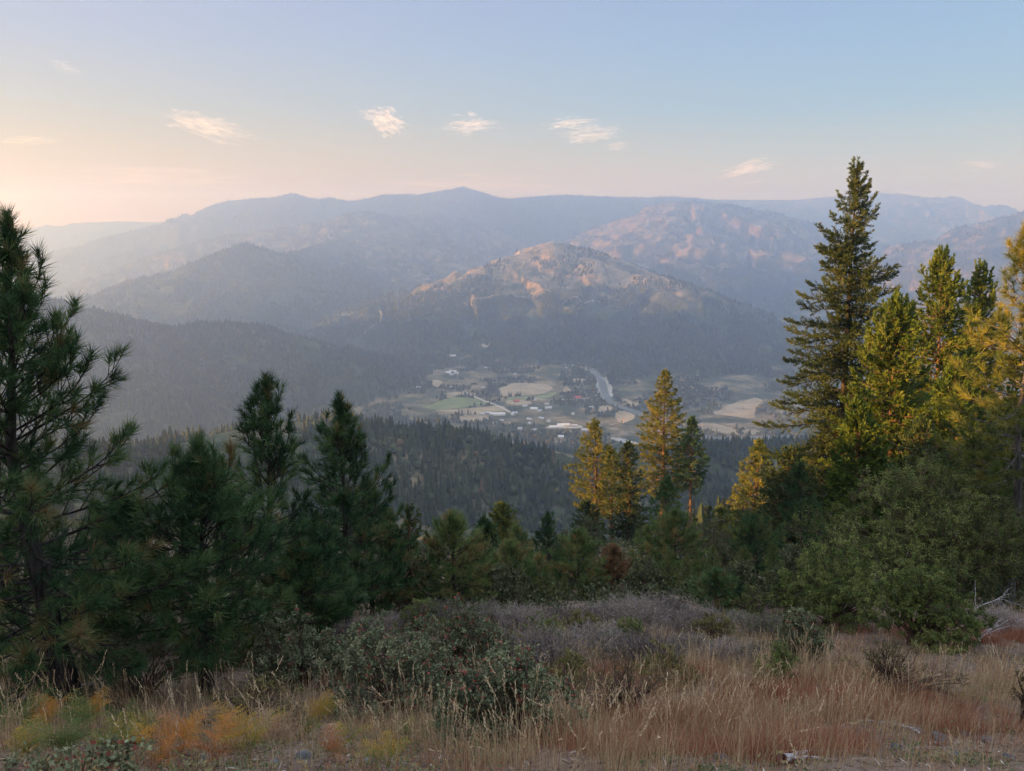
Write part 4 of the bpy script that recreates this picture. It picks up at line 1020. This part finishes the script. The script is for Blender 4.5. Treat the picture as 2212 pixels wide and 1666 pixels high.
def ribbon(name, pts, width, mat, lift=1.2, r0=700, keep=0):
    w = np.array([hit(*p, r0=r0)[:2] for p in pts])
    rr_ = np.hypot(w[:, 0], w[:, 1]); w = w[np.abs(rr_ / np.median(rr_) - 1) < (.09 if r0 > 2000 else 9)]
    if len(w) < 2: return
    width = width if np.ndim(width) == 0 or len(w) == len(width) else float(np.mean(width))
    n = len(w); t = np.linspace(0, n - 1, n * 14); i = np.minimum(t.astype(int), n - 2); f = (t - i)[:, None]
    q = w[i] * (1 - f) + w[i + 1] * f
    for _ in range(6): q[1:-1] = (q[:-2] + 2 * q[1:-1] + q[2:]) / 4
    d = unit(np.gradient(q, axis=0)); nn = np.stack([-d[:, 1], d[:, 0]], -1)
    ww = (np.interp(t, np.arange(n), width) if np.ndim(width) else np.full(len(t), width))[:, None] / 2
    ww = ww * (1 + .15 * np.sin(np.arange(len(t)) * .9))[:, None]
    L = q + nn * ww; Rr = q - nn * ww
    V = np.concatenate([L, q, Rr]); m = len(q)
    z = tz(V[:, 0], V[:, 1]); 
    if keep: KEEP_OUT.append(np.concatenate([q + nn * (ww + keep), (q - nn * (ww + keep))[::-1]]))
    z = z + lift
    a = np.arange(m - 1)
    F = np.concatenate([np.stack([a, a + 1, a + 1 + m, a + m], -1), np.stack([a + m, a + m + 1, a + 1 + 2 * m, a + 2 * m], -1)])[:, ::-1]
    tag(mesh_obj(name, np.column_stack([V, z]), [F], [mat], smooth=True), kind='structure')

patch('field', cropA((1245, 570), (1390, 502), (1560, 506), (1700, 517), (1735, 560), (1640, 600), (1450, 615), (1290, 618)), TANF)
patch('field', cropA((1300, 632), (1500, 625), (1660, 612), (1745, 575), (1775, 600), (1690, 640), (1500, 652), (1340, 652)), GRNF, lift=.8)
patch('field', cropA((560, 722), (660, 690), (830, 632), (960, 630), (1100, 660), (1230, 692), (1100, 706), (960, 722), (800, 735), (660, 735)), GRNF)
patch('field', cropA((690, 752), (860, 738), (1010, 728), (1260, 706), (1310, 735), (1280, 765), (1040, 785), (880, 772)), TANF)
patch('field', cropA((770, 590), (860, 586), (955, 586), (935, 622), (860, 626), (790, 634)), TANF)
patch('field', cropA((900, 800), (1040, 792), (1140, 802), (1190, 838), (1040, 850), (910, 856)), TANF)
patch('field', cropA((1340, 655), (1500, 660), (1560, 690), (1420, 705), (1330, 690)), TANF)
patch('field', cropB((1345, 368), (1500, 300), (1560, 285), (1640, 265), (1690, 300), (1640, 360), (1615, 410), (1500, 395), (1430, 388)), TANF)
patch('field', cropB((1195, 445), (1350, 445), (1500, 485), (1512, 524), (1380, 510), (1250, 480)), TANF)
patch('field', cropB((1540, 492), (1640, 485), (1665, 520), (1560, 516)), TANF)
patch('clearing', cropA((1280, 858), (1350, 848), (1390, 868), (1300, 876)), TANF)
patch('clearing', cropA((650, 480), (720, 475), (760, 510), (690, 540), (655, 520)), TANF)
patch('clearing', cropB((520, 330), (620, 320), (650, 350), (560, 365)), TANF)
patch('clearing', cropB((690, 265), (780, 290), (850, 345), (760, 320)), TANF)
patch('clearing', cropB((660, 370), (740, 360), (800, 400), (700, 440)), TANF)
patch('clearing', cropA((1840, 545), (1890, 540), (1900, 590), (1850, 600)), TANF)
patch('clearing', cropA((1850, 462), (2050, 470), (2050, 490), (1930, 488)), TANF)
patch('clearing', cropA((1105, 150), (1170, 145), (1170, 180), (1115, 185)), DIRT)
patch('clearing', cropA((1680, 905), (1800, 885), (1990, 885), (2010, 905), (1830, 915)), DIRT)
patch('gravel_bar', cropB((535, 140), (600, 128), (640, 200), (640, 255), (580, 275), (540, 210)), GRAV, lift=.7)
WATER, _wn, _wb = new_mat('river_water', .3, .4)
_wb.inputs['Base Color'].default_value = (.05, .055, .05, 1)
_bp = _wn.nodes.new('ShaderNodeBump'); _bp.inputs['Strength'].default_value = .12; _bp.inputs['Distance'].default_value = .3
_wn.links.new(noise_node(_wn, .25, 3), _bp.inputs['Height']); _wn.links.new(_bp.outputs[0], _wb.inputs['Normal'])
ribbon('river', cropB((300, 30), (420, 50), (520, 90), (560, 130), (575, 180), (590, 240), (620, 290), (700, 330), (780, 355), (860, 385), (960, 420), (1080, 470), (1200, 515), (1340, 545), (1500, 550), (1700, 543), (1900, 530)), [14, 16, 20, 26, 30, 26, 24, 26, 30, 34, 34, 32, 28, 26, 26, 24, 24], WATER, .9, keep=8)
ribbon('gravel_bar', cropB((600, 545), (690, 555), (780, 580), (860, 600)), [10, 30, 26, 10], GRAV, .7, keep=4)
ribbon('road', cropA((940, 580), (1000, 610), (1060, 640), (1140, 672), (1210, 695), (1290, 730), (1360, 770)), 9, DIRT, 1.4, keep=4)
ribbon('road', cropA((1560, 640), (1700, 660), (1860, 655), (2080, 640), (2180, 600)), 8, DIRT, 1.4, keep=3)
for pts in ([(764, 738), (790, 718), (812, 702), (824, 686), (822, 672), (850, 650), (868, 638)], [(1000, 655), (1030, 647), (1065, 640), (1110, 637), (1150, 634), (1190, 632)],
             [(735, 572), (800, 577), (850, 581), (885, 585)], [(1408, 606), (1428, 599), (1445, 608)], [(1425, 491), (1460, 489), (1520, 487), (1560, 492)], [(1220, 655), (1290, 652), (1340, 650)]):
    ribbon('road', pts, 5, DIRT2, 2.0, r0=2800, keep=5)

# ------------------------------------------------------------------ village houses
HWALL = [simple_mat('house_wall_' + n, c, c2, .5) for n, c, c2 in (('pale', (.5, .48, .45), (.6, .58, .55)), ('grey', (.3, .3, .3), (.4, .4, .38)), ('brown', (.2, .15, .11), (.28, .2, .15)))]
HROOF = [simple_mat('house_roof_' + n, c, c2, .3, .5) for n, c, c2 in (('white', (.42, .42, .42), (.52, .51, .50)), ('grey', (.28, .29, .31), (.38, .38, .4)), ('red', (.38, .06, .05), (.45, .09, .07)))]
def house(px, py, L, Wd, h, rot, wall, roof, label):
    p = hit(px, py)
    e = empty('house', p, label, 'house', 'village houses'); e.rotation_euler = (0, 0, rot)
    x, y, r, o = L / 2, Wd / 2, Wd * .28, .8
    V = [(-x, -y, -3), (x, -y, -3), (x, y, -3), (-x, y, -3), (-x, -y, h), (x, -y, h), (x, y, h), (-x, y, h), (-x, 0, h + r), (x, 0, h + r)]
    mesh_obj('wall', V, [np.array([(0, 1, 5, 4), (2, 3, 7, 6)]), np.array([(1, 2, 6, 9, 5), (3, 0, 4, 8, 7)])], [HWALL[wall]], e)
    k = r / y
    R0 = [(-x - o, -y - o, h - o * k + .05), (x + o, -y - o, h - o * k + .05), (x + o, 0, h + r + .05), (-x - o, 0, h + r + .05), (-x - o, y + o, h - o * k + .05), (x + o, y + o, h - o * k + .05)]
    R1 = [(a, b, c + .3) for a, b, c in R0]
    F = [(6, 7, 8, 9), (9, 8, 11, 10), (1, 0, 3, 2), (2, 3, 4, 5), (0, 1, 7, 6), (5, 4, 10, 11), (1, 2, 8, 7), (2, 5, 11, 8), (3, 0, 6, 9), (4, 3, 9, 10)]
    mesh_obj('roof', R0 + R1, [np.array(F)], [HROOF[roof]], e)
    KEEP_OUT.append(np.array([(p[0] - L, p[1] - L), (p[0] + L, p[1] - L), (p[0] + L, p[1] + L * .7), (p[0] - L, p[1] + L * .7)]))
HS = [((1260, 792), 34, 14, 5, .1, 0, 0, 'long white-roofed house at the near edge of the tan fields'), ((1205, 786), 20, 11, 4, -.2, 0, 0, 'white-roofed house just left of the long white-roofed one'), ((1100, 790), 12, 9, 4, .3, 1, 1, 'small grey house among trees left of the white-roofed pair'),
      ((1155, 778), 12, 9, 4, .3, 2, 1, 'small brown house behind the white-roofed pair'), ((800, 412), 22, 12, 5, .4, 0, 0, 'white building left in the cluster in the woods above the fields'), ((840, 404), 26, 14, 5, .1, 0, 0, 'largest white building in the cluster in the woods above the fields'), ((870, 418), 18, 12, 5, -.3, 0, 0, 'white building right in the cluster in the woods above the fields'), ((830, 428), 18, 10, 4, .2, 0, 1, 'grey-roofed building below the white cluster in the woods'),
      ((1780, 908), 40, 12, 5, .15, 0, 0, 'long low white building at the dirt clearing near the valley bend'), ((1840, 890), 34, 12, 5, .1, 0, 0, 'second long white building behind the first at the dirt clearing'), ((1940, 893), 18, 10, 4, .0, 0, 1, 'grey-roofed building right of the long white buildings'), ((2040, 935), 20, 11, 4, -.3, 1, 1, 'grey building in trees at the right end of the village'),
      ((1705, 735), 20, 12, 5, .2, 0, 1, 'grey-roofed house in the trees below the tan field'), ((1575, 742), 22, 12, 5, -.1, 0, 0, 'white house in a dry clearing below the tan field'), ((1970, 642), 22, 12, 6, .1, 2, 2, 'red-roofed building right of the tan field'), ((1415, 672), 18, 10, 5, .3, 2, 2, 'small dark red barn below the tan field'),
      ((1818, 998), 14, 10, 5, .1, 0, 0, 'lone white building among dark trees below the village'), ((1490, 715), 14, 9, 4, .5, 0, 1, 'grey-roofed house next to the small red barn'), ((1400, 778), 16, 10, 4, .2, 1, 1, 'grey house right of the long white-roofed house'), ((530, 548), 16, 9, 4, .1, 0, 0, 'white-roofed house in the woods left of the fields'), ((840, 258), 24, 12, 4, 0, 0, 0, 'far white building in the woods under the mountain'), ((1620, 760), 14, 10, 4, .7, 1, 1, 'small grey house beside the white house in its dry clearing')]
for c, L, Wd, h, rot, wl, rf, lb in HS:
    (px, py), = cropA(c); house(px, py, L, Wd, h, rot, wl, rf, lb)

_rh = np.random.default_rng(90)
for k in range(30):
    px, py = (_rh.uniform(1060, 1290), _rh.uniform(866, 940)) if k < 22 else (_rh.uniform(930, 1330), _rh.uniform(790, 860))
    q = hit(px, py)[:2]
    if any(inside(np.array([q[0]]), np.array([q[1]]), w)[0] for w in KEEP_OUT): continue
    house(px, py, _rh.uniform(10, 17), _rh.uniform(8, 11), 3.6, _rh.uniform(0, 3), int(_rh.integers(0, 3)), 1, 'small grey-roofed house scattered among the village trees')
# ------------------------------------------------------------------ woods on the ridges and in the valley
FOREST = leaf_mat('woodland_trees', [(0, (.016, .026, .014)), (.4, (.032, .045, .022)), (.75, (.06, .068, .032)), (.92, (.085, .075, .035)), (1, (.12, .075, .04))], 0)
SNAG = leaf_mat('bleached_snags', [(0, (.20, .17, .14)), (1, (.42, .38, .33))], 0)
def conif_tmpl(tiers, sides, seed, rad=.17, crown=.12, trunk=True):
    rng = np.random.default_rng(seed); V = []; F = []
    for k in range(tiers):
        z0 = crown + (1 - crown) * k / tiers; z1 = min(1, z0 + (1 - crown) / tiers * 2.1)
        r = rad * (1 - (z0 - crown) / (1 - crown)) ** .85 + .012
        b = len(V); V.append((0, 0, z1))
        for j in range(sides):
            a = 6.2832 * (j + rng.uniform(-.25, .25)) / sides; q = r * rng.uniform(.55, 1.15)
            V.append((q * math.cos(a), q * math.sin(a), z0 + rng.uniform(-.03, .03)))
        for j in range(sides): F.append((b, b + 1 + j, b + 1 + (j + 1) % sides))
    if trunk:
        b = len(V)
        V += [(.014, 0, 0), (-.007, .012, 0), (-.007, -.012, 0), (0, 0, .8)]
        F += [(b, b + 1, b + 3), (b + 1, b + 2, b + 3), (b + 2, b, b + 3)]
    return np.array(V), np.array(F)
def round_tmpl(seed):
    rng = np.random.default_rng(seed); V = [(0, 0, 1.0)]; F = []
    S = 6
    for z, r in ((.82, .34), (.5, .5), (.2, .36)):
        for j in range(S):
            a = 6.2832 * (j + rng.uniform(-.3, .3)) / S; q = r * rng.uniform(.75, 1.15)
            V.append((q * math.cos(a), q * math.sin(a), z + rng.uniform(-.08, .08)))
    for j in range(S): F.append((0, 1 + j, 1 + (j + 1) % S))
    for k in range(2):
        for j in range(S):
            a, b = 1 + k * S + j, 1 + k * S + (j + 1) % S
            F += [(a, a + S, b), (b, a + S, b + S)]
    return np.array(V), np.array(F)
def snag_tmpl(): return np.array([(.012, 0, 0), (-.006, .01, 0), (-.006, -.01, 0), (0, 0, 1.)]), np.array([(0, 1, 3), (1, 2, 3), (2, 0, 3)])
def stamp(G, tmpls, P, H, tint, rng, wide=1.0):
    if not len(P): return
    pick = rng.integers(0, len(tmpls), len(P))
    for q, (V, F) in enumerate(tmpls):
        m = np.flatnonzero(pick == q)
        if not len(m): continue
        a = rng.uniform(0, 6.2832, len(m)); c, s = np.cos(a)[:, None], np.sin(a)[:, None]
        w = (H[m] * wide * rng.uniform(.8, 1.25, len(m)))[:, None]
        X = np.stack([(V[None, :, 0] * c - V[None, :, 1] * s) * w, (V[None, :, 0] * s + V[None, :, 1] * c) * w, V[None, :, 2] * H[m][:, None]], -1) + P[m][:, None]
        FF = (F[None] + (np.arange(len(m)) * len(V))[:, None, None]).reshape(-1, 3)
        G.add(X, FF, np.repeat(tint[m], len(V)))
def scatter(r0, r1, area, rng):
    n = int(.5 * (A1[-1] - A1[0]) * (r1 * r1 - r0 * r0) / area)
    r = np.sqrt(rng.uniform(r0 * r0, r1 * r1, n)); a = rng.uniform(A1[0], A1[-1], n)
    x, y = r * np.sin(a), r * np.cos(a)
    z, i = tz(x, y, True)
    return x, y, z, i
def project(x, y, z):
    c, s = math.cos(PITCH), math.sin(PITCH)
    f = y * c - z * s; v = y * s + z * c
    return 1106 + x / f / TAN * 1106, 833 - v / f / TAN * 1106
def woods():
    rng = np.random.default_rng(700)
    NI = {n: k for k, n in enumerate(RNAMES)}
    near, far, snags = [], Geo(), Geo()
    tn = [conif_tmpl((8, 6, 5, 9)[k % 4], 7, 10 + k, (.13, .19, .25, .16, .21)[k % 5]) for k in range(10)]
    tm = [conif_tmpl(3, 5, 30 + k, .19, .08, False) for k in range(5)]
    tf = [conif_tmpl(2, 4, 50 + k, .24, .05, False) for k in range(4)]
    tr = [round_tmpl(70 + k) for k in range(5)]
    G = Geo()
    for (r0, r1, area, tm_, hh) in ((R_NEAR + 5, 1450, 34, tn, (8, 20)), (1450, 3600, 75, tm, (11, 22)), (3600, 6200, 170, tf, (12, 22)), (6200, 10500, 420, tf, (13, 26))):
        x, y, z, i = scatter(r0, r1, area, rng)
        bare = bare_at(x, y, z, i)
        n = fbm(x / 260, y / 260, 3, 33) + .5 * pnoise(x / 60, y / 60, 37)
        keep = n > (bare - .42) * 1.7
        keep &= rng.random(len(x)) < np.where(i == NI['valley_floor'], np.where(y < 2900, .62, .85), .95)
        for w in KEEP_OUT:
            lo, hi_ = w.min(0), w.max(0)
            m = np.flatnonzero((x > lo[0]) & (x < hi_[0]) & (y > lo[1]) & (y < hi_[1]))
            if len(m): keep[m[inside(x[m], y[m], w)]] = False
        H = (hh[0] * .7 + (hh[1] - hh[0] * .7) * rng.beta(1.6, 1.6, len(x))) * np.where(rng.random(len(x)) < .12, 1.25, 1)
        px, py = project(x, y, z + H)
        own = i == NI['hillside']
        keep &= ~own | ((px > 1490) & (py > 1035) & (rng.random(len(x)) < .35)) | ((px < 900) & (py > 1180))
        snag_ok = ~keep & (bare > .3) & (r0 > 1400) & (i != NI['valley_floor']) & (rng.random(len(x)) < .35)
        for w in KEEP_OUT:
            lo, hi_ = w.min(0), w.max(0)
            snag_ok &= ~((x > lo[0]) & (x < hi_[0]) & (y > lo[1]) & (y < hi_[1]))
        P = np.stack([x, y, z - .5], -1)
        tint = np.clip(.40 + .24 * fbm(x / 150, y / 150, 3, 44) + rng.normal(0, .2, len(x)), 0, 1)
        rnd = ((i == NI['valley_floor']) & (rng.random(len(x)) < .6)) | ((i != NI['valley_floor']) & (y < 3600) & (rng.random(len(x)) < .2))
        a = np.flatnonzero(keep & rnd); stamp(G, tr, P[a], H[a] * .55, np.clip(tint[a] + .12, 0, 1), rng)
        b = np.flatnonzero(keep & ~rnd)
        if r1 < 1500:
            # the ones that show largest are trees of their own
            px, py = project(x, y, z); vis = (px > -30) & (px < 2240) & (py < 1175) & (py > 860)
            score = np.where(vis[b], H[b] / y[b], 0)
            o = b[np.argsort(-score)][:230]
            rest = np.setdiff1d(b, o)
            near = [(P[k], H[k]) for k in o]
            stamp(G, tm_, P[rest], H[rest], tint[rest], rng)
        else: stamp(G, tm_, P[b], H[b], tint[b], rng)
        s = np.flatnonzero(snag_ok); stamp(snags, [snag_tmpl()], P[s], H[s] * rng.uniform(.6, 1.0, len(s)), rng.random(len(s)), rng)
    tag(G.obj('forest', [FOREST]), kind='stuff')
    tag(snags.obj('burnt_forest', [SNAG]), kind='stuff')
    # individual ridge trees: six kinds of crown, copied
    protos = []
    for k in range(6):
        r = np.random.default_rng(800 + k); g = Geo()
        n = 520; t = r.random(n) ** .8 * .9 + .08; rad_ = (.15 + .02 * (k % 3)) * (1.02 - t) ** .8 + .01
        a = r.uniform(0, 6.28, n); q = rad_ * r.uniform(.25, 1.05, n)
        d = unit(np.stack([np.cos(a), np.sin(a), r.normal(-.25, .3, n)], -1))
        p = np.stack([q * np.cos(a) * .6, q * np.sin(a) * .6, t], -1)
        g.leaves(p, d, rad_ * .75 + .015, .03 + rad_ * .12, r, np.clip(.4 + r.normal(0, .18, n), 0, 1))
        g.tubes(np.array([[(0, 0, -.02), (0, 0, .5), (0, 0, 1.0)]]), np.array([[.012, .008, .001]]), 5, .05)
        o = g.obj('conifer_tree', [FOREST]); protos.append(o)
        tag(o, 'small conifer, one of many standing on the shaded ridge across the gully', 'tree', 'conifers on the near ridges')
    for k, (P, H) in enumerate(near):
        o = protos[k] if k < 6 else protos[k % 6].copy()
        if k >= 6: COL.objects.link(o)
        o.location = P; o.scale = (H, H, H); o.rotation_euler = (0, 0, k * 2.4)
woods()

# ------------------------------------------------------------------ clouds, far beyond the haze
CLOUD_M = {}
def cloud(px, py, wpx, hpx, tilt, seed, label, dens=1.0, d=32000):
    """a bundle of torn, tapering strands of vapour, thicker in the middle"""
    rng = np.random.default_rng(900 + seed)
    c = at(px, py, d); a, b = px_m(wpx / 2, d), px_m(hpx / 2, d)
    key = round(dens * 100 / b, 4)
    m = bpy.data.materials.new('cloud_vapour'); m.use_nodes = True; nt = m.node_tree
    nt.nodes.remove(nt.nodes['Principled BSDF'])
    vv = nt.nodes.new('ShaderNodeVolumePrincipled')
    vv.inputs['Color'].default_value = (1, 1, 1, 1); vv.inputs['Anisotropy'].default_value = .0
    vv.inputs['Density'].default_value = 0.55 * dens / b
    nt.links.new(vv.outputs[0], nt.nodes['Material Output'].inputs['Volume'])
    G = Geo(); K = 15; s = np.linspace(0, 1, K)
    n = 70
    bow = rng.uniform(-.5, .5)
    for k in range(n):
        x0 = np.clip(rng.normal(0, .36), -.85, .85)
        L = rng.uniform(.18, .62) * (1.1 - abs(x0) * .5)
        env = max(.12, 1 - abs(x0) ** 1.5)
        z0 = rng.normal(0, .36) * env + bow * x0 * x0
        X = (x0 + (s - .5) * 2 * L) * a
        sl = rng.normal(-.12, .22)
        Z = (z0 + sl * (s - .5) * 2 * L + np.cumsum(rng.normal(0, .028, K)) + .10 * np.sin(s * rng.uniform(4, 9) + k)) * b
        Y = rng.normal(0, .5) * b + np.cumsum(rng.normal(0, .05, K)) * b
        r = b * rng.uniform(.04, .15) * env * np.sin(np.pi * s ** rng.uniform(.6, 1.6)) * (1 + .45 * np.sin(s * rng.uniform(10, 25) + k)) + b * .004
        ct, st = math.cos(R(tilt)), math.sin(R(tilt))
        P = np.stack([X * ct + Z * st, Y, -X * st + Z * ct], -1)
        G.tubes(P[None], r[None], 7)
        i = G.n - K * 7
        G.add(np.zeros((0, 3)), np.array([[i + j for j in (0, 6, 5)], [i, i + 5, i + 4], [i, i + 4, i + 3], [i, i + 3, i + 2], [i, i + 2, i + 1]]) - G.n, 0.) 
        i = G.n - 7
        G.add(np.zeros((0, 3)), np.array([[i, i + 1, i + 2], [i, i + 2, i + 3], [i, i + 3, i + 4], [i, i + 4, i + 5], [i, i + 5, i + 6]]) - G.n, 0.)
    o = G.obj('cloud', [m]); o.location = c
    tag(o, label, 'cloud')
cloud(445, 272, 235, 62, 13, 1, 'wispy white cloud drawn out down to the right, at the left')
cloud(832, 264, 130, 62, 20, 2, 'small bright two-lobed cloud above the far peak', 1.3)
cloud(1018, 273, 165, 40, -2, 3, 'flat lens-shaped cloud right of the two-lobed one', 1.0)
cloud(1020, 247, 36, 13, 8, 4, 'tiny cloud scrap above the lens-shaped cloud', .8)
cloud(1230, 266, 150, 26, -6, 5, 'thin streak of cloud rising to the right', 1.0)
cloud(1280, 287, 180, 48, -4, 6, 'ragged wide cloud just under the thin streak', .7)
cloud(1330, 316, 80, 22, -14, 7, 'faint small cloud below the ragged one', .5)
cloud(1622, 366, 165, 38, -14, 8, 'pinkish slanting cloud left of the giant fir top', 1.2)
cloud(2120, 357, 130, 26, 4, 9, 'faint pink cloud near the right edge', .5)
cloud(330, 382, 560, 60, 2, 10, 'long faint peach veil of cloud low over the left mountains', .35)
cloud(62, 303, 190, 24, -1, 11, 'pale flat cloud at the left edge', .45)
cloud(140, 146, 100, 28, 16, 12, 'thin lilac wisp high at the left', .25)
cloud(1050, 398, 640, 44, 1, 13, 'long pink veil of cloud just above the far ridge', .35)
# ------------------------------------------------------------------ haze
def haze():
    top, bot = 450.0, -720.0
    pts = [(-420, -210), (420, -210), (11600, 13400), (-12500, 13400)]
    V = [(x, y, bot) for x, y in pts] + [(x, y, top) for x, y in pts]
    F = [(0, 3, 2, 1), (4, 5, 6, 7), (0, 1, 5, 4), (1, 2, 6, 5), (2, 3, 7, 6), (3, 0, 4, 7)]
    m = bpy.data.materials.new('haze_air'); m.use_nodes = True
    nt = m.node_tree
    nt.nodes.remove(nt.nodes['Principled BSDF'])
    v = nt.nodes.new('ShaderNodeVolumePrincipled')
    v.inputs['Color'].default_value = (0.43, 0.615, 1.0, 1)
    v.inputs['Absorption Color'].default_value = (0.8, 0.9, 1.0, 1)
    v.inputs['Density'].default_value = 2.05e-4
    v.inputs['Anisotropy'].default_value = 0.7
    nt.links.new(v.outputs[0], nt.nodes['Material Output'].inputs['Volume'])
    o = mesh_obj('haze', V, [np.array(F)], [m])
    tag(o, 'pale evening haze filling the valley and softening the mountains', 'haze', kind='stuff')
haze()
